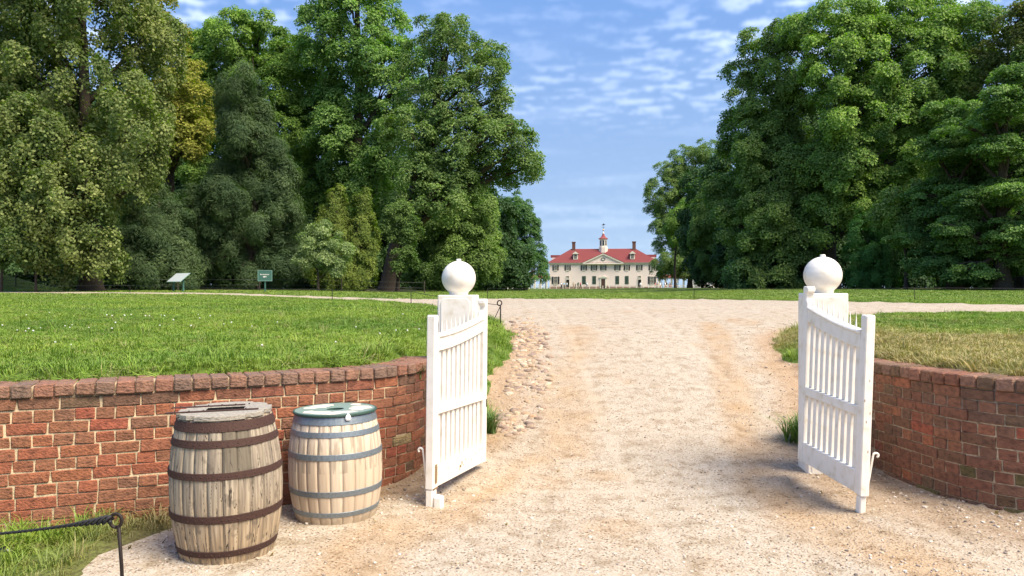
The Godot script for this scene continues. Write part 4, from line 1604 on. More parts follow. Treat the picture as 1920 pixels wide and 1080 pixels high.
		for k in 6:
			for z in [-1.1, 1.1]:
				st = begin(false)
				box(st, Vector3(-4.1 + k * 1.64 - 0.15, -0.2, z - 0.15), Vector3(-4.1 + k * 1.64 + 0.15, 2.72, z + 0.15))
				obj("column", st, M.cream_trim, q)
		var ob := thing("outbuilding", "small cream outbuilding with red roof, %s of the mansion behind trees" % ("left" if s < 0 else "right"), "building", Vector3(25.1 + s * 27.6, ground(25.1 + s * 26.0, 208.0), -211.0 + s * 2.0), -0.117 - s * 0.35, "outbuildings beside the mansion")
		st = begin(false)
		box(st, Vector3(-3.6, -0.3, -5), Vector3(3.6, 4.4, 3))
		obj("wall", st, M.cream_wall, ob)
		st = begin(false)
		extrude(st, PackedVector2Array([Vector2(-4.0, 4.4), Vector2(4.0, 4.4), Vector2(0, 7.6)]), -5.4, 3.4)
		obj("roof", st, M.red_roof, ob)
		st = begin(false)
		box(st, Vector3(-0.5, 0, 3.001), Vector3(0.5, 2.2, 3.06))
		obj("door", st, M.door_brown, ob)
		for x in [-2.1, 2.1]:
			window_unit(ob, x, 1.2, 2.7, 0.8, 3.0, 0.0, 4)


# ---------------------------------------------------------------- trees
# A spray of leaves round the origin, its outer side towards +y.
func spray(kind: String) -> ArrayMesh:
	if sprays.has(kind):
		return sprays[kind]
	var r := RandomNumberGenerator.new()
	r.seed = hash(kind)
	var n := 30
	var spread := 0.46
	var long := 0.20
	var wide := 0.062
	var tilt := 0.9
	match kind:
		"linden":
			n = 26
			long = 0.19
			wide = 0.072
			tilt = 1.2
		"needle":
			n = 38
			long = 0.26
			wide = 0.022
			tilt = 0.6
			spread = 0.42
		"scale":
			n = 34
			long = 0.19
			wide = 0.032
			tilt = 0.8
			spread = 0.34
		"oak":
			n = 24
			long = 0.22
			wide = 0.068
			tilt = 1.1
			spread = 0.48
	var st := SurfaceTool.new()
	st.begin(Mesh.PRIMITIVE_TRIANGLES)
	st.set_smooth_group(-1)
	for i in n:
		var a := r.randf() * TAU
		var rad := spread * pow(r.randf(), 0.55) * (1.35 if r.randf() < 0.12 else 1.0)
		var p := Vector3(cos(a) * rad, -rad * rad * 0.8 + r.randf_range(-.16, .14), sin(a) * rad)
		var up := (Vector3(cos(a), 0, sin(a)) * 0.4 + Vector3.UP + Vector3(r.randf_range(-1, 1), r.randf_range(-1, 1), r.randf_range(-1, 1)) * tilt * 0.8).normalized()
		var b := r.randf() * TAU
		var dir := Vector3(cos(b), r.randf_range(-0.8, 0.3), sin(b)).normalized()
		if kind == "needle":
			dir = (Vector3(cos(a), -0.25, sin(a)) + Vector3(r.randf_range(-1, 1), r.randf_range(-1, 1), r.randf_range(-1, 1)) * 0.6).normalized()
		dir = (dir - up * dir.dot(up)).normalized()
		var side := up.cross(dir)
		var l := long * r.randf_range(0.7, 1.3)
		var w := wide * r.randf_range(0.8, 1.25)
		var tip := p + dir * l - up * l * 0.12
		var m := p + dir * l * 0.45
		var le := m + side * w - up * w * 0.25
		var ri := m - side * w - up * w * 0.25
		tri(st, p, le, tip)
		tri(st, p, tip, ri)
	st.generate_normals()
	sprays[kind] = st.commit()
	return sprays[kind]


func hue(a: Color, b: Color, k: float) -> Color:
	return a.lerp(b, clampf(k, 0.0, 1.0))


# lobes: [across, height, towards the back, radius across, radius up]; style: spray, size, clump, dens, a, b, shape, hang
func tree(called: String, label: String, group: String, x: float, d: float, trunk_r: float, lean: Array, lobes: Array, style: Dictionary) -> Node3D:
	var base := Vector3(x, ground(x, d) - 0.15, -d)
	var t := thing(called, label, "tree" if not called.contains("shrub") else "shrub", base, 0.0, group)
	var r := RandomNumberGenerator.new()
	r.seed = hash(label)
	# trunk: through the points of `lean` (across, height, back)
	var path := [Vector3(0, -0.3, 0), Vector3(0.02, 0.25, 0)]
	for q in lean:
		path.append(Vector3(q[0], q[1], -q[2]))
	var full := []
	var radii := []
	var high: float = lean[-1][1]
	for i in path.size() - 1:
		var pa: Vector3 = path[maxi(i - 1, 0)]
		var pb: Vector3 = path[i]
		var pc: Vector3 = path[i + 1]
		var pd: Vector3 = path[mini(i + 2, path.size() - 1)]
		for k in 4:
			var v: Vector3 = pb.cubic_interpolate(pc, pa, pd, k / 4.0)
			full.append(v)
			radii.append(trunk_r * (1.0 - 0.72 * clampf(v.y / high, 0, 1)) * (1.0 + 0.55 * exp(-maxf(v.y, 0.0) / (trunk_r * 1.3))))
	full.append(path[-1])
	radii.append(trunk_r * 0.24)
	var bark: Material = M[style.get("bark", "bark")]
	var st := begin()
	tube(st, full, radii, 11, 0.07)
	obj("trunk", st, bark, t)
	# one limb towards each lobe
	for lo in lobes:
		var goal := Vector3(lo[0], lo[1], -lo[2])
		var from_h := clampf(lo[1] - 0.45 * Vector2(lo[0], lo[2]).length() - lo[4] * 0.4, high * 0.22, high * 0.97)
		var k := 0
		while k < full.size() - 1 and full[k + 1].y < from_h:
			k += 1
		var start: Vector3 = full[k]
		var reach := start.distance_to(goal)
		if reach < 0.8 or lo[1] < high * 0.2 and style.get("skirt", false):
			continue
		var bend := start.lerp(goal, 0.5) + Vector3(r.randf_range(-.1, .1), 0.12, r.randf_range(-.1, .1)) * reach
		var lp := []
		var lr := []
		for i in 7:
			var u := i / 6.0
			var v := start.lerp(bend, u).lerp(bend.lerp(goal, u), u)
			lp.append(v + Vector3(r.randf_range(-1, 1), r.randf_range(-1, 1), r.randf_range(-1, 1)) * 0.03 * reach * sin(u * PI))
			lr.append(maxf(radii[k] * 0.55, 0.03) * (1.0 - 0.8 * u))
		st = begin()
		tube(st, lp, lr, 7)
		for tw in 4:  # boughs that fork off it into the foliage
			var i := 3 + tw % 3
			var q: Vector3 = lp[i]
			var v := Vector3(r.randf_range(-1, 1) * lo[3], r.randf_range(-.3, 1) * lo[4], r.randf_range(-1, 1) * lo[3]) * 0.75
			tube(st, [q, q.lerp(goal + v, 0.5) + Vector3(0, 0.05 * reach, 0), goal + v], [lr[i] * 0.7, lr[i] * 0.45, 0.015], 5)
		obj("limb", st, bark, t)
	var buf := PackedFloat32Array()
	for lo in lobes:
		foliage(buf, lo, lobes, style, r)
	many("crown", spray(style.spray), M.leaf, buf, t)
	return t


func foliage(buf: PackedFloat32Array, lo: Array, lobes: Array, style: Dictionary, r: RandomNumberGenerator) -> void:
	var c := Vector3(lo[0], lo[1], -lo[2])
	var rad := Vector3(lo[3], lo[4], lo[3] * style.get("deep", 0.85))
	var cr: float = style.clump
	var mean := (rad.x + rad.y + rad.z) / 3.0
	var count := int(maxf(4.0, 3.4 * mean * mean / (cr * cr) * style.get("fill", 1.0)))
	var lobe_tone := r.randf_range(-0.18, 0.18)
	var shape: String = style.get("shape", "dome")
	for i in count:
		# spread evenly over the lobe, shaken, and at times deeper in
		var y := 1.0 - 2.0 * (i + 0.5) / count
		var a := i * 2.39996 + r.randf() * 0.9
		var w := sqrt(1.0 - y * y)
		var dir := Vector3(cos(a) * w, y, sin(a) * w)
		var depth := r.randf_range(0.72, 1.04) if r.randf() < 0.8 else r.randf_range(0.3, 0.7)
		var p := c + dir * rad * depth
		p += Vector3(1, 1, 1) * 0.0
		if p.y < 0.5:
			if r.randf() < 0.6:
				continue
			p.y = 0.5
		# leave out what lies deep inside a neighbouring lobe
		var hidden := false
		for ot in lobes:
			if ot == lo:
				continue
			var q := (p - Vector3(ot[0], ot[1], -ot[2])) / Vector3(ot[3], ot[4], ot[3])
			if q.length_squared() < 0.30:
				hidden = true
				break
		if hidden:
			continue
		var size := cr * (0.5 + 0.95 * pow(r.randf(), 1.3))
		var squash := Vector3(1, 0.78, 1)
		if shape == "tier":
			squash = Vector3(1.35, 0.30, 1.35)
		elif shape == "hang":
			squash = Vector3(0.8, 1.25, 0.8)
		elif shape == "plume":
			squash = Vector3(0.62, 1.35, 0.62)
		var tone := lobe_tone + r.randf_range(-0.22, 0.22)
		var outward := (dir * Vector3(1, 0.6, 1) + Vector3(0, 0.45, 0)).normalized()
		var n := int(style.dens * 1.35 * size * size)
		for k in n:
			var v := Vector3(r.randfn(), r.randfn(), r.randfn()).normalized()
			v = (v + outward * 0.75).normalized()
			var at := p + v * squash * size * (0.50 + 0.55 * sqrt(r.randf()) + (0.35 * r.randf() if r.randf() < 0.12 else 0.0))
			if at.y < 0.12:
				at.y = 0.12 + r.randf() * 0.3
			var up := (v * 0.8 + Vector3.UP * (0.8 if shape != "tier" else 2.2) + outward * 0.3)
			if shape == "hang":
				up = v * 0.9 + outward * 0.8 + Vector3.UP * 0.25
			elif shape == "plume":
				up = v * 0.7 + Vector3.UP * 0.5 + outward * 0.6
			up = up.normalized()
			var sd := up.cross(Vector3(r.randfn(), r.randfn(), r.randfn())).normalized()
			var s: float = style.size * 0.80 * r.randf_range(0.75, 1.3)
			var bs := Basis(sd, up, sd.cross(up)).scaled_local(Vector3(s, s, s))
			var h := 0.5 + tone + r.randf_range(-0.35, 0.35)
			var col := hue(style.a, style.b, h)
			var lum := r.randf_range(0.82, 1.18)
			push(buf, bs, at, Color(col.r * lum, col.g * lum, col.b * lum))


func conifer_lobes(height: float, width: float, low: float, r_seed: int, lean := 0.0) -> Array:
	var r := RandomNumberGenerator.new()
	r.seed = r_seed
	var out := []
	var y := low
	var a := r.randf() * TAU
	while y < height - 0.4:
		var u := (y - low) / (height - low)
		var reach := width * (1.0 - pow(u, 1.35)) * r.randf_range(0.62, 1.12) + 0.25
		a += 2.39996 + r.randf_range(-.5, .5)
		var dip := r.randf_range(-0.30, 0.10)
		for part in 2:
			if part == 0 and reach < 1.2:
				continue
			var q := reach * (0.38 if part == 0 else 0.74)
			var s := reach * r.randf_range(0.24, 0.36)
			out.append([cos(a) * q + lean * u, maxf(y + dip * q, 0.6), sin(a) * q, maxf(s, 0.35), maxf(s * r.randf_range(0.35, 0.7), 0.3)])
		y += (0.10 + 0.085 * reach) * r.randf_range(0.6, 1.4)
	out.append([lean, height - 0.3, 0, 0.3, 0.5])
	return out


func trees() -> void:
	var maple := {"spray": "broad", "size": 1.15, "clump": 0.95, "dens": 24.0, "a": Color(0.097, 0.166, 0.051), "b": Color(0.255, 0.367, 0.094), "fill": 1.0}
	var bright := maple.duplicate()
	bright.merge({"a": Color(0.121, 0.222, 0.046), "b": Color(0.300, 0.445, 0.093)}, true)
	var domed := maple.duplicate()
	domed.merge({"clump": 1.25, "a": Color(0.113, 0.203, 0.054), "b": Color(0.338, 0.485, 0.105), "dens": 24.0}, true)
	var tulip := maple.duplicate()
	tulip.merge({"spray": "oak", "clump": 0.85, "fill": 0.62, "a": Color(0.136, 0.255, 0.063), "b": Color(0.304, 0.449, 0.132)}, true)
	var oak := {"spray": "oak", "size": 1.0, "clump": 0.75, "dens": 26.0, "fill": 0.85, "a": Color(0.125, 0.212, 0.064), "b": Color(0.267, 0.362, 0.120)}
	var gold := oak.duplicate()
	gold.merge({"a": Color(0.184, 0.212, 0.037), "b": Color(0.382, 0.368, 0.071)}, true)
	var linden := {"spray": "linden", "size": 1.05, "clump": 0.85, "dens": 27.0, "fill": 0.75, "a": Color(0.115, 0.175, 0.054), "b": Color(0.351, 0.381, 0.136), "shape": "hang"}
	var dark := {"spray": "broad", "size": 1.25, "clump": 0.9, "dens": 20.0, "fill": 0.9, "a": Color(0.057, 0.135, 0.054), "b": Color(0.143, 0.265, 0.086)}
	var hemlock := {"spray": "needle", "size": 1.15, "clump": 0.62, "dens": 40.0, "fill": 0.8, "a": Color(0.055, 0.105, 0.047), "b": Color(0.145, 0.206, 0.087), "shape": "hang"}
	var tiers := {"spray": "needle", "size": 1.1, "clump": 0.75, "dens": 40.0, "fill": 1.0, "a": Color(0.092, 0.203, 0.052), "b": Color(0.291, 0.468, 0.124), "shape": "tier"}
	var cedar := {"spray": "scale", "size": 0.85, "clump": 0.42, "dens": 75.0, "fill": 0.8, "a": Color(0.111, 0.169, 0.034), "b": Color(0.260, 0.312, 0.067), "shape": "plume"}
	var ivy := {"spray": "scale", "size": 0.95, "clump": 0.5, "dens": 50.0, "fill": 0.9, "a": Color(0.060, 0.169, 0.042), "b": Color(0.129, 0.280, 0.066), "shape": "hang"}
	var dogwood := {"spray": "broad", "size": 0.62, "clump": 0.42, "dens": 80.0, "fill": 0.8, "a": Color(0.166, 0.247, 0.085), "b": Color(0.372, 0.444, 0.198)}
	var sprout := {"spray": "oak", "size": 0.7, "clump": 0.34, "dens": 90.0, "fill": 0.7, "a": Color(0.088, 0.159, 0.042), "b": Color(0.212, 0.307, 0.094)}
	var beech := {"spray": "broad", "size": 0.85, "clump": 0.55, "dens": 50.0, "fill": 0.9, "a": Color(0.071, 0.147, 0.040), "b": Color(0.242, 0.378, 0.100), "shape": "tier"}
	var backdrop := {"spray": "broad", "size": 1.9, "clump": 1.5, "dens": 9.0, "fill": 1.0, "a": Color(0.038, 0.086, 0.034), "b": Color(0.086, 0.162, 0.053)}
	var gold_oak := oak.duplicate()
	gold_oak.merge({"a": Color(.085, .120, .030), "b": Color(.230, .240, .065)}, true)
	tree("linden_tree", "huge olive-green linden with drooping foliage filling the left edge", "trees along the left of the bowling green", -25.06, 46.0, 0.55, [[-0.06, 4.16, 0], [-0.32, 11.14, 0], [-0.63, 19.39, 0]], [[-4.12, 16.22, 0, 3.81, 3.49], [0.32, 17.17, -1.6, 3.49, 3.17], [2.54, 15.58, 1.8, 1.97, 2.54], [-3.49, 20.02, -0.8, 4.12, 2.86], [0.63, 20.02, 1.0, 2.86, 1.9], [-4.76, 10.82, 0, 3.49, 3.49], [-1.27, 12.09, -1.6, 3.01, 3.01], [1.43, 11.46, 1.8, 2.7, 2.7], [3.65, 9.4, -2.5, 1.97, 1.97], [2.7, 7.02, -2, 2.38, 1.9], [-1.27, 7.97, -2.5, 3.01, 2.7], [-4.12, 6.7, -1.6, 2.86, 2.54], [0.63, 5.43, -3, 2.54, 1.97], [-1.9, 4.16, -2.5, 2.22, 1.9], [1.43, 3.53, -3, 1.74, 1.43], [-3.43, 4.0, 0, 1.74, 1.59], [-0.63, 2.26, -2.5, 1.9, 1.21], [1.9, 1.94, -2.5, 0.95, 0.95], [-7.3, 13.68, -0.8, 3.49, 4.44], [-7.61, 7.02, 1.0, 2.54, 3.49], [4.76, 7.97, -2, 0.89, 1.11]], linden)
	tree("linden_tree", "olive linden trunk and crown cut off by the left picture edge", "trees along the left of the bowling green", -35.52, 50.0, 0.5, [[0.0, 8.6, 0], [-0.34, 18.94, 0]], [[-0.69, 15.49, 0, 4.83, 4.83], [0.34, 9.29, -1.6, 3.79, 3.79], [-2.76, 7.56, 1.8, 4.14, 4.14], [1.72, 4.8, -0.8, 2.07, 2.07], [-1.38, 3.42, 1.0, 3.1, 2.07], [2.76, 8.6, 0, 2.07, 2.76]], linden)
	tree("sapling", "thin young tree with a bare pale stem at the far left", "trees along the left of the bowling green", -26.79, 43.5, 0.075, [[0.03, 1.58, 0], [0.27, 3.68, 0]], [[-0.15, 2.72, 0, 0.72, 0.72], [0.63, 3.08, 0, 0.72, 0.78], [0.09, 2.03, 0, 0.54, 0.42], [-0.51, 2.18, 0, 0.42, 0.42], [0.93, 2.24, 0, 0.48, 0.48]], sprout)
	tree("leafy_shrub", "yellow-green shrub at the far left above the grass mound", "trees along the left of the bowling green", -29.07, 44.0, 0.09, [[0.06, 2.19, 0], [0.12, 2.95, 0]], [[0.0, 2.62, 0, 0.55, 0.49], [-0.42, 2.25, 0, 0.61, 0.55], [0.18, 3.1, 0, 0.36, 0.42]], sprout)
	tree("oak_tree", "golden-olive oak crown rising behind the linden", "trees along the left of the bowling green", -26.48, 60.0, 0.5, [[-0.08, 8.96, 0], [0.08, 20.14, 0]], [[-1.45, 21.38, 0, 1.66, 1.86], [0.0, 20.14, -1.6, 1.32, 1.74], [-0.41, 17.65, 1.8, 2.07, 2.07], [1.24, 14.76, -0.8, 1.74, 1.86], [1.86, 12.48, -2, 1.41, 1.49], [0.62, 11.86, 0, 2.07, 1.86], [0.41, 16.0, -1.6, 1.86, 1.86], [-0.83, 14.34, 1.8, 2.07, 2.48], [2.15, 11.24, -2, 0.99, 0.99]], gold)
	tree("hemlock_tree", "dark drooping evergreen behind the information panel", "trees along the left of the bowling green", -24.12, 53.0, 0.35, [[-0.07, 3.59, 0], [-0.15, 7.43, 0]], [[-0.55, 5.42, 0, 2.27, 1.75], [1.1, 4.32, -1.6, 1.83, 1.75], [-2.19, 3.96, 1.8, 1.83, 1.64], [0.0, 2.86, -2, 2.19, 1.64], [1.83, 2.13, -2, 1.39, 1.32], [2.38, 0.96, -2.5, 1.17, 0.8], [-1.64, 2.13, -1.6, 2.19, 1.46], [0.37, 1.21, -2.5, 2.01, 0.95], [-3.29, 1.76, -0.8, 1.64, 1.39], [1.64, 5.78, 1.0, 1.28, 1.46]], hemlock)
	tree("maple_tree", "bright green maple with a broad rounded crown, third from left", "trees along the left of the bowling green", -24.33, 72.0, 0.5, [[0.1, 10.69, 0], [0.5, 23.1, 0]], [[-3.48, 22.35, 0, 2.58, 1.99], [-0.99, 23.35, -1.6, 2.58, 1.89], [1.74, 22.35, 1.8, 2.73, 2.09], [4.47, 21.61, -0.8, 2.58, 2.23], [-4.72, 18.88, 1.0, 2.38, 2.73], [-1.49, 19.62, 0, 2.98, 2.48], [1.74, 18.88, -1.6, 2.98, 2.73], [5.21, 18.13, 1.8, 2.73, 2.73], [6.95, 16.15, -0.8, 2.23, 2.73], [-3.48, 15.4, 1.0, 2.48, 2.98], [-0.5, 15.65, 0, 2.98, 2.98], [3.48, 15.15, -1.6, 2.98, 2.98], [7.45, 12.67, 1.8, 2.38, 2.98], [5.96, 10.69, -0.8, 2.48, 2.98], [-4.47, 11.18, 1.0, 2.23, 2.98], [8.44, 8.7, 0, 1.89, 2.98], [1.49, 24.09, -1.6, 1.39, 0.89]], bright)
	tree("hemlock_tree", "tall blue-green hemlock with drooping layered branches behind the direction sign", "trees along the left of the bowling green", -18.42, 54.5, 0.34, [[0.0, 6.31, 0], [0.08, 14.39, 0]], [[1.8, 1.01, 0.8, 1.15, 0.78], [0.23, 1.38, -1.2, 0.94, 0.53], [-3.31, 1.53, -1.3, 0.93, 0.64], [2.26, 1.87, -0.9, 1.23, 0.71], [-3.16, 1.98, 0.6, 1.03, 0.66], [2.97, 2.1, -0.3, 1.17, 0.88], [-3.46, 2.36, -0.8, 0.91, 0.91], [3.01, 2.74, 0.4, 1.32, 1.17], [-0.38, 2.77, 1.5, 0.87, 0.94], [-1.13, 3.07, -0.9, 1.01, 1.13], [-2.86, 3.19, -0.3, 1.48, 1.24], [1.65, 3.53, 0.1, 1.17, 1.02], [-2.07, 3.68, 0.0, 1.41, 1.06], [-2.07, 3.94, -0.7, 1.31, 1.3], [1.58, 4.24, 1.5, 1.41, 1.11], [0.94, 4.5, -1.5, 1.05, 0.81], [-1.77, 4.73, -0.4, 1.27, 1.27], [-2.33, 4.92, -1.2, 0.89, 0.7], [-1.35, 4.99, -0.4, 1.4, 1.36], [2.67, 5.25, -1.0, 1.2, 0.69], [2.1, 5.59, -0.0, 1.09, 0.87], [-1.28, 5.82, -2.3, 0.85, 0.84], [2.03, 6.01, 0.8, 1.07, 0.99], [-1.43, 6.19, -1.7, 1.33, 1.41], [-1.77, 6.31, 0.9, 0.96, 0.61], [-1.99, 6.64, -1.1, 0.86, 0.72], [-1.62, 6.76, -1.8, 1.13, 0.98], [2.14, 7.1, -0.4, 1.17, 0.66], [1.32, 7.21, 0.4, 1.11, 0.78], [-2.03, 7.47, -0.8, 0.83, 0.88], [0.49, 7.73, -0.4, 0.68, 0.61], [1.95, 8.0, -0.1, 1.08, 0.92], [1.84, 8.07, 1.2, 0.84, 0.62], [-1.54, 8.3, -0.5, 1.14, 1.13], [-2.03, 8.64, -0.5, 0.89, 0.75], [-1.05, 8.82, 0.4, 0.87, 0.61], [1.05, 9.13, -0.4, 0.74, 0.57], [1.54, 9.31, 0.4, 0.89, 0.74], [1.28, 9.58, 0.9, 1.06, 0.99], [0.79, 9.76, 0.1, 1.15, 0.89], [1.95, 10.03, -0.6, 0.57, 0.42], [-1.32, 10.14, 1.1, 0.61, 0.45], [-0.19, 10.44, -1.9, 1.15, 1.09], [0.68, 10.59, -1.1, 0.72, 0.78], [1.05, 10.78, 0.0, 0.97, 0.65], [-0.6, 11.0, 0.1, 0.83, 0.67], [-0.98, 11.23, 1.2, 0.71, 0.47], [1.17, 11.42, -0.3, 0.96, 0.55], [0.45, 11.61, -0.2, 0.68, 0.38], [-0.6, 11.87, -1.8, 1.05, 0.81], [0.9, 12.25, -0.6, 0.55, 0.37], [-0.79, 12.4, 1.0, 1.0, 1.08], [0.26, 12.51, 0.8, 1.03, 1.01], [-1.05, 12.77, -0.3, 0.85, 0.77], [-0.38, 13.11, 0.1, 0.7, 0.51], [-0.68, 13.37, -1.3, 0.78, 0.73], [-0.68, 13.45, 0.2, 0.77, 0.72], [-0.83, 13.64, 0.2, 0.79, 0.62], [0.08, 13.97, -2.8, 0.93, 0.63], [0.11, 14.12, -0.5, 0.58, 0.55]], hemlock)
	tree("tulip_tree", "tallest tulip tree, its light green crown cut by the top edge", "trees along the left of the bowling green", -13.69, 68.0, 0.6, [[0.0, 5.89, 0], [0.19, 16.21, 0], [0.0, 28.4, 0]], [[-2.49, 24.42, 0, 1.97, 2.34], [-0.38, 25.12, -1.6, 2.44, 2.58], [2.2, 24.18, 1.8, 2.25, 2.34], [-3.19, 22.07, -0.8, 1.5, 2.11], [3.61, 21.84, 1.0, 1.69, 2.11], [-1.31, 21.13, 0, 2.81, 2.34], [1.5, 20.43, -1.6, 2.81, 2.34], [-0.61, 17.62, 1.8, 2.91, 2.58], [2.67, 17.62, -0.8, 2.25, 2.58], [1.03, 14.57, 1.0, 2.91, 2.58], [-1.55, 14.1, 0, 2.34, 2.58], [4.08, 14.8, -1.6, 1.78, 2.34], [-0.38, 11.05, 1.8, 2.81, 2.58], [2.91, 11.52, -0.8, 2.34, 2.58], [1.03, 8.24, 1.0, 2.58, 2.58], [-0.38, 28.4, 0, 2.81, 2.34], [4.78, 18.08, -1.6, 1.31, 1.64]], tulip)
	tree("oak_tree", "leaning oak with a stout bare trunk and long limbs reaching right", "trees along the left of the bowling green", -9.60, 60.0, 0.62, [[0.41, 2.85, 0], [0.99, 4.92, 0], [2.36, 9.06, 0], [3.48, 13.61, 0], [4.43, 18.99, 0]], [[3.72, 20.15, 0, 1.49, 1.16], [5.26, 19.61, -1.6, 1.49, 1.24], [7.32, 19.07, 1.8, 1.08, 0.7], [8.28, 17.83, -0.8, 0.66, 0.74], [2.98, 18.16, 1.0, 1.57, 1.49], [5.46, 17.13, 0, 1.9, 1.57], [7.94, 16.3, -1.6, 0.91, 0.91], [2.57, 15.27, 1.8, 1.99, 1.99], [5.05, 14.23, -0.8, 2.15, 1.86], [7.53, 13.82, 1.0, 1.41, 1.08], [8.69, 15.18, 0, 0.5, 0.5], [6.29, 11.87, -1.6, 2.4, 1.74], [8.57, 11.87, 1.8, 1.66, 1.49], [10.22, 10.8, -0.8, 1.24, 1.16], [10.92, 9.8, 1.0, 0.62, 0.83], [3.81, 11.54, 0, 2.28, 2.07], [1.74, 12.16, -1.6, 1.86, 2.07], [7.32, 9.47, 1.8, 1.9, 1.57], [5.05, 8.85, -0.8, 2.15, 1.66], [9.39, 9.27, 1.0, 0.83, 0.91], [8.77, 12.78, 0, 1.41, 0.99], [9.81, 12.16, -1.6, 0.99, 1.08], [2.36, 9.06, -2, 1.49, 1.24], [3.6, 7.4, -2, 1.49, 1.24], [2.15, 6.78, -1.5, 1.08, 1.08], [5.05, 6.78, -1.5, 1.49, 1.16]], oak)
	tree("oak_tree", "leafy sprouts and ivy hanging round the stout leaning trunk", "trees along the left of the bowling green", -8.53, 57.5, 0.16, [[0.2, 3.19, 0], [0.59, 5.96, 0]], [[0.28, 6.04, -1, 0.95, 0.71], [-0.48, 5.37, -1, 0.63, 0.63], [1.19, 4.97, -1.2, 0.67, 0.67], [-0.2, 4.38, -1, 0.52, 0.4], [0.67, 2.55, -1.6, 0.67, 0.71], [0.2, 2.12, -1.6, 0.4, 0.48], [0.91, 3.9, -1.2, 0.36, 0.48]], sprout)
	tree("cedar_tree", "columnar yellow-green cedar, left one of a close pair", "trees along the left of the bowling green", -11.79, 51.5, 0.2, [[0.0, 3.53, 0], [0.14, 6.37, 0]], [[0.0, 5.49, 0, 0.71, 1.07], [-0.28, 4.42, 0, 0.99, 1.21], [0.43, 3.89, 0, 0.92, 1.28], [-0.57, 3.11, 0, 0.99, 1.28], [0.43, 2.47, 0, 0.99, 1.28], [-0.28, 1.58, -0.6, 1.21, 1.14], [0.71, 1.22, -0.6, 0.92, 0.85], [0.14, 6.37, 0, 0.39, 0.64]], cedar)
	tree("cedar_tree", "columnar yellow-green cedar, right one of a close pair", "trees along the left of the bowling green", -10.02, 51.5, 0.2, [[0.07, 3.58, 0], [0.14, 6.24, 0]], [[0.07, 5.36, 0, 0.64, 1.07], [-0.21, 4.29, 0, 0.85, 1.21], [0.43, 3.94, 0, 0.6, 1.35], [-0.36, 2.87, 0, 0.85, 1.21], [0.36, 2.51, 0, 0.6, 1.28], [-0.11, 1.45, -0.6, 0.99, 0.99], [-0.64, 0.92, -0.8, 0.92, 0.57], [0.5, 1.27, -0.5, 0.5, 0.85], [0.14, 6.24, 0, 0.36, 0.57]], cedar)
	tree("dogwood_tree", "small pale-leaved dogwood in front of the cedar pair", "trees along the left of the bowling green", -11.92, 47.5, 0.085, [[0.03, 1.67, 0], [0.26, 3.64, 0]], [[0.13, 4.03, 0, 0.72, 0.52], [-0.2, 3.15, 0, 0.85, 0.59], [0.95, 3.31, 0, 0.66, 0.52], [0.52, 2.33, 0, 0.79, 0.52], [1.44, 2.39, 0, 0.56, 0.46], [-0.52, 2.06, 0, 0.52, 0.43], [1.05, 1.67, 0, 0.49, 0.39]], dogwood)
	tree("maple_tree", "dark rounded maple standing between the oak and the mansion", "trees along the left of the bowling green", -5.98, 76.0, 0.4, [[0.0, 4.67, 0], [0.21, 10.43, 0]], [[-0.58, 9.38, 0, 2.52, 1.89], [2.04, 8.6, -1.6, 2.1, 1.99], [-2.41, 7.29, 1.8, 2.31, 2.31], [0.73, 6.76, -0.8, 2.88, 2.52], [3.25, 6.5, 1.0, 1.36, 1.89], [-1.62, 4.67, 0, 2.62, 2.2], [1.78, 4.4, -1.6, 2.52, 2.2], [3.46, 3.88, 1.8, 1.26, 1.78], [0.21, 2.57, -1.6, 3.14, 1.78], [-2.41, 2.31, 1.0, 2.1, 1.57], [3.09, 1.94, 0, 1.36, 1.15]], maple)
	tree("oak_tree", "dark airy tree on the left nearest to the mansion", "trees along the left of the bowling green", 2.03, 118.0, 0.32, [[0.08, 3.72, 0], [-1.06, 11.86, 0]], [[-1.87, 13.48, 0, 1.79, 1.46], [0.0, 12.26, -1.6, 1.38, 1.63], [-3.26, 11.86, 1.8, 1.79, 1.95], [-1.22, 10.64, -0.8, 2.77, 2.28], [0.81, 9.25, 1.0, 1.3, 1.95], [-2.85, 8.19, 0, 2.77, 2.77], [0.0, 6.57, -1.6, 2.28, 2.28], [1.63, 5.18, 1.8, 1.3, 1.79], [-2.03, 4.53, -0.8, 3.42, 2.44], [2.2, 3.31, 1.0, 1.3, 1.46], [0.0, 2.74, 0, 2.12, 1.3], [-3.82, 3.72, -1.6, 2.12, 2.28]], dark)
	tree("woodland_tree", "dark woodland tree in the back row behind the cut-off linden", "dark trees in the row behind the left front trees", -56.55, 82.0, 0.35, [[0.0, 7.03, 0], [0.34, 21.17, 0]], [[0.0, 19.19, 0, 3.39, 2.83], [-1.98, 15.51, 0, 3.11, 3.39], [1.98, 15.23, 0, 3.11, 3.39], [-1.13, 8.16, 0, 3.68, 3.96], [1.58, 7.6, 0, 3.39, 3.96], [-0.57, 3.07, 0, 4.24, 2.83], [2.26, 2.79, 0, 3.39, 2.6]], backdrop)
	tree("woodland_tree", "dark woodland tree in the back row behind the huge linden, left part", "dark trees in the row behind the left front trees", -55.23, 88.0, 0.35, [[0.0, 7.52, 0], [0.36, 22.08, 0]], [[0.0, 19.96, 0, 3.64, 3.03], [-2.12, 16.01, 0, 3.34, 3.64], [2.12, 15.71, 0, 3.34, 3.64], [-1.21, 8.73, 0, 3.94, 4.25], [1.7, 8.13, 0, 3.64, 4.25], [-0.61, 3.27, 0, 4.55, 3.03], [2.43, 2.97, 0, 3.64, 2.79]], backdrop)
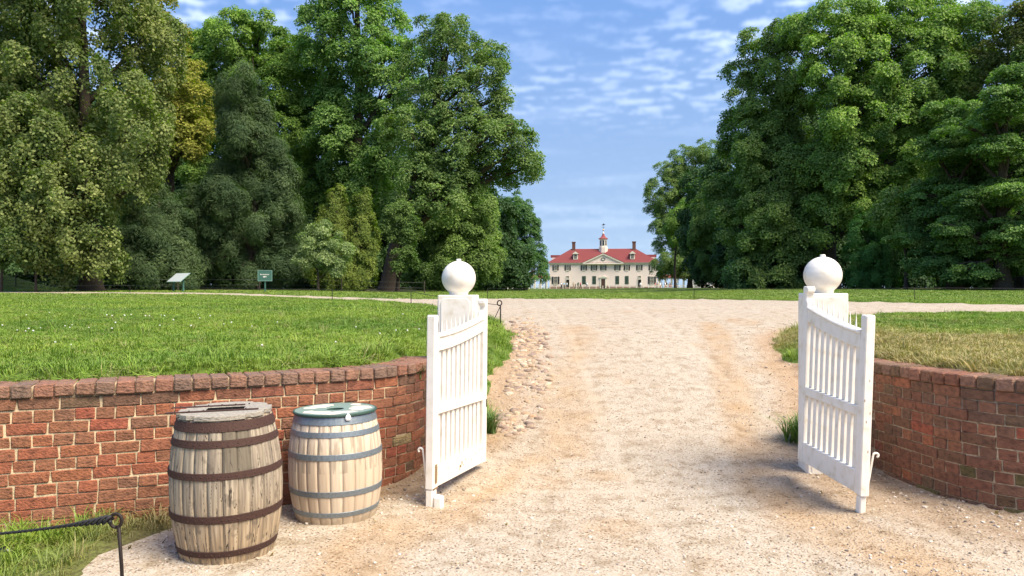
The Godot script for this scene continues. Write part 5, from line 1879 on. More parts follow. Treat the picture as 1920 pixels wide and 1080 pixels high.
	tree("woodland_tree", "dark woodland tree in the back row behind the huge linden, middle", "dark trees in the row behind the left front trees", -47.50, 84.0, 0.35, [[0.0, 7.19, 0], [0.35, 21.68, 0]], [[0.0, 19.65, 0, 3.48, 2.9], [-2.03, 15.88, 0, 3.19, 3.48], [2.03, 15.59, 0, 3.19, 3.48], [-1.16, 8.35, 0, 3.77, 4.06], [1.62, 7.77, 0, 3.48, 4.06], [-0.58, 3.14, 0, 4.34, 2.9], [2.32, 2.85, 0, 3.48, 2.66]], backdrop)
	tree("woodland_tree", "dark woodland tree in the back row behind the golden-olive oak", "dark trees in the row behind the left front trees", -45.00, 90.0, 0.35, [[0.0, 7.68, 0], [0.37, 21.96, 0]], [[0.0, 19.78, 0, 3.72, 3.1], [-2.17, 15.75, 0, 3.41, 3.72], [2.17, 15.44, 0, 3.41, 3.72], [-1.24, 8.92, 0, 4.03, 4.34], [1.74, 8.3, 0, 3.72, 4.34], [-0.62, 3.34, 0, 4.66, 3.1], [2.48, 3.03, 0, 3.72, 2.86]], backdrop)
	tree("woodland_tree", "dark woodland tree in the back row behind the dark drooping evergreen", "dark trees in the row behind the left front trees", -37.96, 86.0, 0.35, [[0.0, 7.36, 0], [0.36, 16.85, 0]], [[0.0, 14.77, 0, 3.56, 2.97], [-2.08, 10.91, 0, 3.26, 3.56], [2.08, 10.62, 0, 3.26, 3.56], [-1.19, 8.54, 0, 3.86, 4.15], [1.66, 7.95, 0, 3.56, 4.15], [-0.59, 3.2, 0, 4.45, 2.97], [2.37, 2.91, 0, 3.56, 2.73]], backdrop)
	tree("woodland_tree", "dark woodland tree in the back row behind the bright rounded maple", "dark trees in the row behind the left front trees", -34.58, 92.0, 0.35, [[0.0, 7.84, 0], [0.38, 18.0, 0]], [[0.0, 15.77, 0, 3.81, 3.17], [-2.22, 11.65, 0, 3.49, 3.81], [2.22, 11.33, 0, 3.49, 3.81], [-1.27, 9.11, 0, 4.12, 4.44], [1.78, 8.48, 0, 3.81, 4.44], [-0.63, 3.4, 0, 4.76, 3.17], [2.54, 3.09, 0, 3.81, 2.92]], backdrop)
	tree("woodland_tree", "dark woodland tree in the back row behind the tall blue-green hemlock", "dark trees in the row behind the left front trees", -29.13, 96.0, 0.35, [[0.0, 8.17, 0], [0.4, 18.1, 0]], [[0.0, 15.78, 0, 3.97, 3.31], [-2.32, 11.48, 0, 3.64, 3.97], [2.32, 11.15, 0, 3.64, 3.97], [-1.32, 9.49, 0, 4.3, 4.63], [1.85, 8.83, 0, 3.97, 4.63], [-0.66, 3.53, 0, 4.97, 3.31], [2.65, 3.2, 0, 3.97, 3.05]], backdrop)
	tree("woodland_tree", "dark woodland tree in the back row behind the tulip tree, left part", "dark trees in the row behind the left front trees", -21.35, 86.0, 0.35, [[0.0, 7.36, 0], [0.36, 13.88, 0]], [[0.0, 11.8, 0, 3.56, 2.97], [-2.08, 7.95, 0, 3.26, 3.56], [2.08, 7.65, 0, 3.26, 3.56], [-1.19, 8.54, 0, 3.86, 4.15], [1.66, 7.95, 0, 3.56, 4.15], [-0.59, 3.2, 0, 4.45, 2.97], [2.37, 2.91, 0, 3.56, 2.73]], backdrop)
	tree("woodland_tree", "dark woodland tree in the back row behind the tulip tree, right part", "dark trees in the row behind the left front trees", -16.50, 92.0, 0.35, [[0.0, 7.84, 0], [0.38, 14.82, 0]], [[0.0, 12.6, 0, 3.81, 3.17], [-2.22, 8.48, 0, 3.49, 3.81], [2.22, 8.16, 0, 3.49, 3.81], [-1.27, 9.11, 0, 4.12, 4.44], [1.78, 8.48, 0, 3.81, 4.44], [-0.63, 3.4, 0, 4.76, 3.17], [2.54, 3.09, 0, 3.81, 2.92]], backdrop)
	tree("woodland_tree", "dark woodland tree in the back row behind the leaning oak", "dark trees in the row behind the left front trees", -10.55, 90.0, 0.35, [[0.0, 7.74, 0], [0.37, 15.81, 0]], [[0.0, 13.64, 0, 3.72, 3.1], [-2.17, 9.61, 0, 3.41, 3.72], [2.17, 9.3, 0, 3.41, 3.72], [-1.24, 8.99, 0, 4.03, 4.34], [1.74, 8.36, 0, 3.72, 4.34], [-0.62, 3.4, 0, 4.66, 3.1], [2.48, 3.09, 0, 3.72, 2.86]], backdrop)
	tree("woodland_tree", "dark woodland tree in the back row behind the dark maple next to the leaning oak", "dark trees in the row behind the left front trees", -5.30, 96.0, 0.35, [[0.0, 8.41, 0], [0.4, 9.73, 0]], [[0.0, 7.42, 0, 3.97, 3.31], [-2.32, 3.11, 0, 3.64, 3.97], [2.32, 2.78, 0, 3.64, 3.97], [-1.32, 9.73, 0, 4.3, 4.63], [1.85, 9.07, 0, 3.97, 4.63], [-0.66, 3.77, 0, 4.97, 3.31], [2.65, 3.44, 0, 3.97, 3.05]], backdrop)
	tree("woodland_tree", "dark woodland tree in the back row behind the left frame edge", "dark trees in the row behind the left front trees", -60.69, 80.0, 0.35, [[0.0, 6.87, 0], [0.33, 22.32, 0]], [[0.0, 20.38, 0, 3.31, 2.76], [-1.93, 16.8, 0, 3.03, 3.31], [1.93, 16.52, 0, 3.03, 3.31], [-1.1, 7.97, 0, 3.59, 3.86], [1.54, 7.42, 0, 3.31, 3.86], [-0.55, 3.01, 0, 4.14, 2.76], [2.21, 2.73, 0, 3.31, 2.54]], backdrop)
	tree("ash_tree", "airy tree on the right nearest to the mansion, half hiding it", "trees along the right of the bowling green", 29.40, 128.0, 0.4, [[0.26, 5.5, 0], [0.62, 12.57, 0], [1.06, 21.39, 0]], [[-0.26, 22.28, 0, 2.47, 1.77], [2.82, 22.72, -1.6, 2.65, 1.77], [5.21, 21.39, 1.8, 2.3, 2.12], [-2.74, 19.63, -0.8, 2.65, 1.94], [0.62, 19.19, 1.0, 3.71, 2.47], [4.15, 18.3, 0, 3.18, 2.65], [-5.03, 16.54, -1.6, 2.12, 2.12], [-2.03, 16.1, 1.8, 3.0, 2.3], [-6.27, 13.89, -0.8, 1.15, 1.24], [-3.8, 13.01, 1.0, 2.47, 1.94], [0.62, 15.04, 0, 3.53, 2.47], [-4.68, 10.36, -1.6, 1.94, 1.77], [-1.59, 10.8, 1.8, 3.18, 2.47], [2.38, 11.24, -0.8, 3.53, 3.53], [-3.97, 7.09, 1.0, 1.94, 1.77], [-0.26, 7.27, 0, 3.53, 2.47], [-3.35, 4.44, -1.6, 2.3, 1.5], [0.18, 4.18, 1.8, 3.18, 1.59], [3.27, 5.5, -0.8, 3.18, 2.65], [-3.8, 3.12, 1.0, 2.3, 0.88], [-0.71, 2.86, 0, 2.47, 0.88], [2.38, 3.03, -1.6, 2.65, 1.24]], oak)
	tree("maple_tree", "bright small maple crown in front of the airy tree by the mansion", "trees along the right of the bowling green", 25.32, 120.0, 0.22, [[0.0, 5.16, 0], [0.83, 11.78, 0]], [[1.99, 12.44, -2, 2.15, 1.66], [0.33, 10.79, -2, 1.82, 1.49], [2.81, 10.54, -2, 1.99, 1.66], [-0.33, 8.47, -2, 1.66, 1.49], [1.57, 7.64, -2, 2.15, 1.82]], bright)
	tree("maple_tree", "dark tree between the airy tree and the big right maple", "trees along the right of the bowling green", 27.17, 98.0, 0.34, [[0.0, 4.25, 0], [0.14, 12.36, 0]], [[-0.68, 12.9, 0, 2.03, 1.89], [1.22, 11.68, -1.6, 2.16, 2.3], [-1.82, 10.19, 1.8, 2.03, 2.16], [0.2, 8.3, -0.8, 2.97, 2.7], [-2.16, 6.95, 1.0, 1.89, 2.3], [-0.81, 4.58, 0, 2.7, 2.16], [1.55, 4.92, -1.6, 2.43, 2.43], [-1.49, 2.56, 1.8, 2.03, 1.35], [1.08, 2.22, -0.8, 2.43, 1.49]], maple)
	tree("maple_tree", "big dark maple with an uneven left side towards the mansion", "trees along the right of the bowling green", 22.85, 66.0, 0.55, [[0.0, 5.7, 0], [-0.09, 13.89, 0], [-0.18, 20.72, 0]], [[-1.37, 21.08, 0, 1.55, 1.18], [0.36, 21.4, -1.6, 1.55, 1.37], [-2.46, 18.9, 1.8, 1.27, 1.09], [-0.55, 18.44, -0.8, 2.18, 1.73], [-2.91, 16.17, 1.0, 1.37, 1.55], [-1.0, 15.48, 0, 2.28, 1.91], [1.27, 17.08, -1.6, 2.0, 2.28], [-3.19, 13.66, 1.8, 1.18, 1.37], [-1.68, 12.53, -0.8, 2.28, 1.91], [0.82, 12.98, 1.0, 2.5, 2.18], [-2.28, 10.25, -2, 1.91, 1.82], [0.0, 9.57, -2, 2.5, 2.09], [-3.73, 8.43, 1.8, 1.46, 1.46], [-1.68, 7.06, -2.5, 2.5, 1.91], [1.05, 6.61, -1.5, 2.28, 2.09], [-3.5, 5.47, 0, 1.64, 1.73], [-1.0, 4.11, -2.5, 2.73, 1.82], [-3.05, 2.51, -1.5, 1.91, 1.55], [-0.09, 1.83, -2, 2.82, 1.46], [2.18, 3.42, 1.0, 2.0, 2.05], [-1.68, 1.15, -2.5, 2.28, 0.82], [2.64, 9.79, -1.6, 1.82, 2.73]], maple)
	tree("maple_tree", "tallest right maple crowned with many bright billowing domes", "trees along the right of the bowling green", 25.44, 62.0, 0.6, [[0.04, 4.95, 0], [0.64, 12.21, 0], [1.92, 20.77, 0]], [[-1.41, 20.68, 0, 1.62, 1.11], [0.43, 21.11, -1.6, 1.54, 1.03], [1.92, 21.83, 1.8, 1.54, 0.94], [4.06, 21.11, -0.8, 1.71, 1.45], [6.2, 22.05, 1.0, 1.62, 1.11], [8.12, 21.71, 0, 1.54, 1.2], [10.05, 21.19, -1.6, 1.88, 1.45], [11.54, 20.68, 1.8, 1.28, 1.28], [-0.64, 18.63, -2.5, 1.88, 1.45], [1.75, 19.27, -2.5, 1.71, 1.45], [3.85, 18.41, -2, 1.8, 1.54], [6.41, 19.27, -2.5, 1.97, 1.71], [9.19, 18.84, -2, 2.05, 1.71], [-1.15, 16.06, -3, 1.71, 1.45], [1.28, 16.49, -3.5, 1.97, 1.62], [3.63, 15.42, -2.5, 2.05, 1.71], [6.2, 16.28, -3.5, 2.14, 1.8], [8.98, 16.06, -2.5, 2.05, 1.8], [11.33, 17.35, -1, 1.54, 1.71], [0.21, 13.28, -3.5, 2.22, 1.8], [2.78, 12.64, -3.5, 2.14, 1.71], [5.34, 13.28, -3, 2.05, 1.71], [7.91, 13.28, -2, 1.97, 1.8], [1.5, 10.08, -3, 2.35, 1.97], [4.06, 10.08, -2.5, 2.05, 1.97], [-0.43, 10.5, 0, 1.71, 2.14], [1.92, 7.08, -2, 2.57, 1.97], [4.92, 7.51, -1, 2.14, 1.97], [-0.43, 6.23, -0.8, 1.88, 2.14], [7.06, 10.08, 1.0, 1.71, 2.14]], domed)
	tree("ivy_column", "ivy-clad trunk forming a leafy green column right of the ball finial", "trees along the right of the bowling green", 26.73, 57.0, 0.22, [[0.0, 2.61, 0], [0.31, 5.36, 0]], [[0.0, 4.97, 0, 1.34, 1.1], [-0.71, 3.79, 0, 1.1, 1.18], [0.79, 3.79, 0, 1.02, 1.26], [-0.98, 2.41, -0.5, 1.06, 1.18], [0.31, 2.21, -0.5, 1.34, 1.18], [-1.1, 1.03, -0.5, 1.02, 0.79], [0.2, 0.96, -0.6, 1.42, 0.71], [1.26, 1.43, 0, 0.63, 1.02], [1.65, 4.97, 0, 0.86, 1.02]], ivy)
	tree("ash_tree", "slender tree with a thin pale bare trunk right of the ivy column", "trees along the right of the bowling green", 27.23, 53.5, 0.14, [[0.04, 2.47, 0], [-0.15, 3.76, 0], [0.52, 5.61, 0]], [[-0.3, 5.24, 0, 0.96, 0.89], [1.0, 5.79, 0, 1.11, 0.96], [0.07, 6.53, 0, 1.33, 0.96], [1.73, 4.68, 0, 0.89, 0.74]], maple)
	tree("oak_tree", "olive-brown tree cut off by the top right corner", "trees along the right of the bowling green", 36.50, 56.0, 0.4, [[0.0, 9.52, 0], [0.0, 19.56, 0]], [[-0.58, 19.17, 0, 1.0, 1.08], [0.97, 19.95, -1.6, 1.54, 1.16], [-1.43, 17.44, 1.8, 1.0, 1.16], [0.19, 17.24, -0.8, 1.85, 1.54], [-0.97, 15.31, 1.0, 1.39, 1.31], [0.97, 14.73, 0, 1.74, 1.54], [-0.58, 13.38, -1.6, 1.39, 1.31], [2.12, 17.63, 1.8, 1.93, 2.32], [0.0, 20.14, -0.8, 0.7, 0.77], [2.12, 12.61, 1.0, 2.32, 2.32]], gold_oak)
	tree("beech_tree", "layered light-green tree with level sprays, left of two at the right edge", "trees along the right of the bowling green", 29.19, 51.0, 0.42, [[0.0, 5.19, 0], [0.07, 11.17, 0]], [[1.86, 0.97, 1.1, 1.43, 0.66], [-0.49, 1.04, -2.4, 1.2, 0.61], [-1.97, 1.43, -1.3, 1.13, 0.31], [2.74, 1.64, -1.1, 0.81, 0.39], [-2.04, 1.99, -1.3, 1.34, 0.43], [2.08, 2.35, 0.3, 1.4, 0.57], [2.71, 2.38, -0.7, 1.4, 0.71], [-1.97, 2.7, 0.0, 0.72, 0.25], [1.2, 2.84, -0.5, 0.9, 0.44], [-0.28, 3.19, -2.9, 0.71, 0.37], [1.65, 3.54, -0.0, 1.24, 0.45], [-2.39, 3.61, 0.5, 1.36, 0.43], [2.22, 4.1, 0.5, 0.91, 0.37], [1.69, 4.14, 1.2, 1.27, 0.35], [-1.23, 4.42, 1.4, 1.31, 0.47], [-1.23, 4.77, -1.8, 0.77, 0.22], [2.11, 5.09, -0.2, 0.67, 0.36], [-1.72, 5.27, -0.6, 1.22, 0.47], [1.72, 5.41, -1.5, 0.98, 0.48], [2.29, 5.86, -0.4, 1.17, 0.35], [1.62, 5.97, 0.9, 0.94, 0.5], [-0.42, 6.43, -1.5, 1.12, 0.44], [-1.83, 6.53, 0.1, 1.29, 0.67], [-0.88, 6.81, 1.2, 0.8, 0.38], [1.58, 7.02, 0.5, 1.08, 0.48], [1.02, 7.31, 0.4, 0.93, 0.44], [2.04, 7.52, -0.1, 0.99, 0.27], [0.91, 7.76, 0.8, 1.14, 0.5], [0.88, 8.04, 1.0, 1.14, 0.41], [1.13, 8.47, -0.2, 1.21, 0.49], [1.69, 8.54, 0.4, 0.9, 0.4], [-1.69, 8.92, -0.5, 0.96, 0.42], [1.27, 9.17, -1.5, 1.04, 0.28], [0.67, 9.38, -2.4, 1.01, 0.44], [-1.06, 9.63, -1.6, 0.66, 0.23], [-1.83, 9.8, -0.0, 0.81, 0.35], [1.2, 10.08, -0.6, 0.82, 0.28], [1.16, 10.29, -1.6, 0.59, 0.25], [-0.81, 10.68, -0.7, 1.15, 0.55], [0.6, 11.0, -0.1, 0.64, 0.27], [1.51, 11.28, -1.4, 0.76, 0.38], [0.35, 11.31, 1.4, 0.63, 0.27], [-0.32, 11.67, -1.0, 0.72, 0.38], [1.27, 12.05, -0.3, 0.69, 0.36], [-0.84, 12.16, -0.4, 0.82, 0.28], [0.46, 12.37, 1.0, 0.7, 0.33]], beech)
	tree("beech_tree", "layered light-green tree with level sprays, right of two at the right edge", "trees along the right of the bowling green", 30.14, 47.5, 0.45, [[-0.07, 4.89, 0], [0.13, 11.77, 0]], [[2.69, 1.03, -1.0, 1.16, 0.34], [-2.33, 1.42, -0.3, 0.98, 0.38], [2.06, 1.49, -1.2, 0.82, 0.22], [2.65, 1.75, 1.2, 0.73, 0.24], [1.08, 1.91, 0.4, 1.12, 0.4], [1.51, 2.24, -2.1, 1.06, 0.32], [-0.16, 2.57, 0.7, 1.31, 0.55], [-1.61, 2.8, 0.7, 1.26, 0.38], [1.67, 2.86, -0.3, 1.31, 0.64], [-2.46, 3.09, 1.0, 0.99, 0.28], [1.44, 3.42, -1.0, 0.8, 0.22], [-0.72, 3.58, -2.0, 1.21, 0.61], [-2.46, 3.84, 0.5, 1.31, 0.42], [-3.34, 4.07, -0.3, 0.87, 0.27], [-0.82, 4.27, -1.4, 0.92, 0.39], [-2.26, 4.47, 0.7, 0.98, 0.36], [1.87, 4.79, -1.6, 0.67, 0.18], [0.79, 5.02, -2.7, 0.86, 0.45], [-2.26, 5.35, 0.5, 0.64, 0.33], [0.66, 5.61, -2.4, 1.27, 0.49], [-0.07, 5.78, -0.1, 0.72, 0.21], [-2.29, 5.97, -0.4, 1.1, 0.5], [-0.98, 6.17, -2.1, 0.74, 0.29], [1.54, 6.5, -0.6, 0.62, 0.23], [2.98, 6.56, -0.9, 0.94, 0.43], [0.33, 6.86, 0.1, 1.04, 0.28], [1.9, 7.22, -1.0, 1.25, 0.41], [2.56, 7.38, -0.2, 1.22, 0.6], [2.85, 7.64, -0.9, 0.79, 0.39], [2.92, 7.81, 0.0, 0.8, 0.28], [1.51, 8.14, 0.0, 1.07, 0.52], [-0.62, 8.27, -1.5, 0.94, 0.46], [1.38, 8.43, 0.9, 0.86, 0.26], [-1.54, 8.72, 1.1, 0.92, 0.31], [-1.18, 8.99, -1.4, 1.1, 0.51], [0.85, 9.31, 0.9, 0.82, 0.39], [1.18, 9.45, 0.8, 1.22, 0.62], [0.88, 9.61, 1.2, 0.64, 0.25], [1.87, 10.04, 0.2, 0.96, 0.48], [-2.72, 10.13, -0.5, 1.12, 0.49], [1.9, 10.49, -0.9, 0.95, 0.33], [-1.11, 10.59, -1.0, 0.64, 0.3], [-1.38, 10.79, -1.8, 0.84, 0.4], [-1.08, 11.05, -2.2, 1.04, 0.31], [1.51, 11.35, 1.0, 0.92, 0.32], [-0.23, 11.61, 1.7, 1.15, 0.61], [-1.02, 11.71, -2.2, 0.67, 0.31], [0.62, 12.13, -0.1, 0.82, 0.42], [2.13, 12.36, -0.6, 1.16, 0.46], [0.23, 12.59, -2.4, 0.97, 0.38], [0.0, 12.82, -1.6, 0.88, 0.45], [0.26, 12.89, -2.4, 1.06, 0.46]], beech)
	tree("maple_tree", "dark maple cut off by the right picture edge", "trees along the right of the bowling green", 38.73, 52.0, 0.5, [[0.0, 8.87, 0], [0.0, 17.48, 0]], [[-0.72, 16.04, 0, 3.23, 2.87], [1.79, 12.46, -1.6, 3.94, 3.94], [-1.79, 10.3, 1.8, 2.15, 2.51], [-1.08, 6.0, -0.8, 2.87, 2.87], [2.15, 5.28, 1.0, 3.94, 3.94], [-1.43, 2.42, 0, 2.51, 1.97]], maple)
	tree("laurel_shrub", "low dark shrub at the foot of the big right maple", "trees along the right of the bowling green", 19.86, 64.0, 0.1, [[0.0, 1.12, 0], [0.09, 1.78, 0]], [[-0.22, 1.21, 0, 1.77, 0.88], [1.77, 1.03, 0, 1.59, 0.71], [-1.54, 1.03, 0, 1.15, 0.71], [3.53, 1.12, 0, 1.5, 0.79], [5.3, 1.03, 0, 1.15, 0.71]], dark)
	tree("woodland_tree", "dark woodland tree in the back row behind the dark tree beside the airy one", "dark trees in the row behind the right front trees", 29.41, 104.0, 0.35, [[0.0, 8.79, 0], [0.43, 13.81, 0]], [[0.0, 11.3, 0, 3.94, 3.59], [-2.51, 6.64, 0, 3.94, 4.3], [2.51, 6.28, 0, 3.94, 4.3], [-1.43, 10.94, 0, 4.3, 5.02], [2.01, 10.23, 0, 4.3, 4.73], [-1.08, 4.49, 0, 5.02, 3.59], [2.73, 3.77, 0, 4.3, 3.44]], backdrop)
	tree("woodland_tree", "dark woodland tree in the back row behind the big dark maple, left part", "dark trees in the row behind the right front trees", 29.17, 90.0, 0.35, [[0.0, 7.65, 0], [0.37, 20.06, 0]], [[0.0, 17.89, 0, 3.41, 3.1], [-2.17, 13.86, 0, 3.41, 3.72], [2.17, 13.55, 0, 3.41, 3.72], [-1.24, 9.51, 0, 3.72, 4.34], [1.74, 8.89, 0, 3.72, 4.1], [-0.93, 3.93, 0, 4.34, 3.1], [2.36, 3.31, 0, 3.72, 2.98]], backdrop)
	tree("woodland_tree", "dark woodland tree in the back row behind the big dark maple, right part", "dark trees in the row behind the right front trees", 32.03, 86.0, 0.35, [[0.0, 7.33, 0], [0.36, 20.37, 0]], [[0.0, 18.3, 0, 3.26, 2.97], [-2.08, 14.44, 0, 3.26, 3.56], [2.08, 14.15, 0, 3.26, 3.56], [-1.19, 9.1, 0, 3.56, 4.15], [1.66, 8.51, 0, 3.56, 3.91], [-0.89, 3.77, 0, 4.15, 2.97], [2.25, 3.17, 0, 3.56, 2.85]], backdrop)
	tree("woodland_tree", "dark woodland tree in the back row behind the domed maple, left part", "dark trees in the row behind the right front trees", 37.86, 90.0, 0.35, [[0.0, 7.65, 0], [0.37, 21.93, 0]], [[0.0, 19.75, 0, 3.41, 3.1], [-2.17, 15.72, 0, 3.41, 3.72], [2.17, 15.41, 0, 3.41, 3.72], [-1.24, 9.51, 0, 3.72, 4.34], [1.74, 8.89, 0, 3.72, 4.1], [-0.93, 3.93, 0, 4.34, 3.1], [2.36, 3.31, 0, 3.72, 2.98]], backdrop)
	tree("woodland_tree", "dark woodland tree in the back row behind the ivy-clad column", "dark trees in the row behind the right front trees", 40.33, 86.0, 0.35, [[0.0, 7.33, 0], [0.36, 20.97, 0]], [[0.0, 18.89, 0, 3.26, 2.97], [-2.08, 15.04, 0, 3.26, 3.56], [2.08, 14.74, 0, 3.26, 3.56], [-1.19, 9.1, 0, 3.56, 4.15], [1.66, 8.51, 0, 3.56, 3.91], [-0.89, 3.77, 0, 4.15, 2.97], [2.25, 3.17, 0, 3.56, 2.85]], backdrop)
	tree("woodland_tree", "dark woodland tree in the back row behind the thin pale trunk", "dark trees in the row behind the right front trees", 47.59, 92.0, 0.35, [[0.0, 7.81, 0], [0.38, 23.04, 0]], [[0.0, 20.82, 0, 3.49, 3.17], [-2.22, 16.7, 0, 3.49, 3.81], [2.22, 16.38, 0, 3.49, 3.81], [-1.27, 9.72, 0, 3.81, 4.44], [1.78, 9.08, 0, 3.81, 4.19], [-0.95, 4.01, 0, 4.44, 3.17], [2.41, 3.37, 0, 3.81, 3.05]], backdrop)
	tree("woodland_tree", "dark woodland tree in the back row behind the left beech", "dark trees in the row behind the right front trees", 49.23, 86.0, 0.35, [[0.0, 7.33, 0], [0.36, 20.97, 0]], [[0.0, 18.89, 0, 3.26, 2.97], [-2.08, 15.04, 0, 3.26, 3.56], [2.08, 14.74, 0, 3.26, 3.56], [-1.19, 9.1, 0, 3.56, 4.15], [1.66, 8.51, 0, 3.56, 3.91], [-0.89, 3.77, 0, 4.15, 2.97], [2.25, 3.17, 0, 3.56, 2.85]], backdrop)
	tree("woodland_tree", "dark woodland tree in the back row behind the right beech", "dark trees in the row behind the right front trees", 56.48, 90.0, 0.35, [[0.0, 7.65, 0], [0.37, 20.06, 0]], [[0.0, 17.89, 0, 3.41, 3.1], [-2.17, 13.86, 0, 3.41, 3.72], [2.17, 13.55, 0, 3.41, 3.72], [-1.24, 9.51, 0, 3.72, 4.34], [1.74, 8.89, 0, 3.72, 4.1], [-0.93, 3.93, 0, 4.34, 3.1], [2.36, 3.31, 0, 3.72, 2.98]], backdrop)
	tree("woodland_tree", "dark woodland tree in the back row behind the cut-off dark maple", "dark trees in the row behind the right front trees", 58.72, 86.0, 0.35, [[0.0, 7.33, 0], [0.36, 20.97, 0]], [[0.0, 18.89, 0, 3.26, 2.97], [-2.08, 15.04, 0, 3.26, 3.56], [2.08, 14.74, 0, 3.26, 3.56], [-1.19, 9.1, 0, 3.56, 4.15], [1.66, 8.51, 0, 3.56, 3.91], [-0.89, 3.77, 0, 4.15, 2.97], [2.25, 3.17, 0, 3.56, 2.85]], backdrop)
	tree("woodland_tree", "dark woodland tree in the back row behind the right frame edge", "dark trees in the row behind the right front trees", 62.57, 84.0, 0.35, [[0.0, 7.16, 0], [0.35, 21.65, 0]], [[0.0, 19.62, 0, 3.19, 2.9], [-2.03, 15.85, 0, 3.19, 3.48], [2.03, 15.56, 0, 3.19, 3.48], [-1.16, 8.9, 0, 3.48, 4.06], [1.62, 8.32, 0, 3.48, 3.82], [-0.87, 3.69, 0, 4.06, 2.9], [2.2, 3.11, 0, 3.48, 2.78]], backdrop)


# ---------------------------------------------------------------- cobbles, grass, pebbles
func stone_mesh(seed_no: int, rings: int, sides: int, rough: float) -> ArrayMesh:
	var r := RandomNumberGenerator.new()
	r.seed = seed_no
	var st := begin()
	var ph := [r.randf() * TAU, r.randf() * TAU, r.randf() * TAU]
	var f := func(v: Vector3) -> Vector3:
		var k := 1.0 + rough * (sin(v.x * 2.6 + ph[0]) * cos(v.z * 2.1 + ph[1]) + 0.5 * sin(v.y * 3.4 + v.x * 2.0 + ph[2]))
		var p := Vector3(signf(v.x) * pow(absf(v.x), 0.8), signf(v.y) * pow(absf(v.y), 0.75), signf(v.z) * pow(absf(v.z), 0.8))
		return p * k * 0.5
	for i in rings:
		for k in sides:
			var q := []
			for e in [[i, k], [i, k + 1], [i + 1, k + 1], [i + 1, k]]:
				var a: float = PI * e[0] / rings
				var b: float = TAU * (e[1] % sides) / sides
				q.append(f.call(Vector3(sin(a) * cos(b), cos(a), sin(a) * sin(b))))
			if i > 0:
				tri_out(st, q[0], q[1], q[2], Vector3.ZERO)
			if i < rings - 1:
				tri_out(st, q[0], q[2], q[3], Vector3.ZERO)
	st.generate_normals()
	return st.commit()


func gutter() -> void:
	var g := Node3D.new()
	g.name = "cobbled_gutter"
	g.position = Vector3(0.15, 0, -11)
	g.set_meta("kind", "structure")
	add_child(g, true)
	var line := smooth_path([Vector2(0.16, 15.3), Vector2(0.26, 14.2), Vector2(0.31, 12.7), Vector2(0.28, 10.9), Vector2(0.16, 9.4), Vector2(0.06, 8.5), Vector2(-0.03, 8.0)], 0.05)
	var shapes := []
	for k in 9:
		shapes.append(stone_mesh(300 + k, 6, 9, 0.16))
	var mats := []
	for c in [Color(.72, .62, .52), Color(.66, .57, .49), Color(.75, .66, .55), Color(.58, .50, .44), Color(.73, .61, .49), Color(.78, .71, .62), Color(.63, .54, .48)]:
		var m: StandardMaterial3D = M.stone.duplicate()
		m.vertex_color_use_as_albedo = false
		m.albedo_color = c
		mats.append(m)
	var put := []
	var n := 0
	var tries := 0
	while n < 285 and tries < 9000:
		tries += 1
		var u := rng.randf()
		var i := int(u * (line.size() - 2))
		var p: Vector2 = line[i]
		if rng.randf() < smoothstep(0.35, 0.75, n_patch.get_noise_2d(p.x * 3.0 + 20.0, p.y * 1.1) + 0.25):
			continue
		var half := 0.29 if p.y > 9.5 else 0.22
		p += Vector2(rng.randf_range(-half, half), rng.randf_range(-.05, .05))
		var w := rng.randf_range(0.045, 0.115)
		var ok := true
		for o in put:
			var dd: Vector2 = p - o[0]
			if dd.length() < (w + o[1]) * 0.31:
				ok = false
				break
		if not ok:
			continue
		put.append([p, w])
		n += 1
		var o := MeshInstance3D.new()
		o.name = "cobble"
		o.mesh = shapes[rng.randi() % 9]
		o.material_override = mats[rng.randi() % 7]
		var b := Basis(Vector3.UP, rng.randf() * TAU) * Basis(Vector3(1, 0, 0), rng.randf_range(-.25, .25))
		b = b.scaled_local(Vector3(w * rng.randf_range(1.05, 1.5), w * rng.randf_range(0.5, 0.75), w))
		o.transform = Transform3D(b, Vector3(p.x, ground(p.x, p.y) + w * rng.randf_range(-0.22, 0.0), -p.y) - g.position)
		g.add_child(o, true)


func tuft_mesh(seed_no: int, blades: int, spread: float, tall: float, wide: float, lean: float) -> ArrayMesh:
	var r := RandomNumberGenerator.new()
	r.seed = seed_no
	var st := SurfaceTool.new()
	st.begin(Mesh.PRIMITIVE_TRIANGLES)
	st.set_smooth_group(-1)
	for i in blades:
		var a := r.randf() * TAU
		var p := Vector3(r.randf_range(-1, 1), 0, r.randf_range(-1, 1)) * spread
		var out := Vector3(cos(a), 0, sin(a))
		var sd := Vector3(-sin(a), 0, cos(a)) * wide * r.randf_range(0.7, 1.2)
		var h := tall * r.randf_range(0.55, 1.15)
		var le := lean * r.randf_range(0.3, 1.4)
		var m := p + Vector3.UP * h * 0.6 + out * h * le * 0.35
		var tip := p + Vector3.UP * h * r.randf_range(0.75, 1.0) + out * h * le
		var low := p - Vector3.UP * 0.02
		tri(st, low - sd, low + sd, m + sd * 0.8)
		tri(st, low - sd, m + sd * 0.8, m - sd * 0.8)
		tri(st, m - sd * 0.8, m + sd * 0.8, tip)
	st.generate_normals()
	return st.commit()


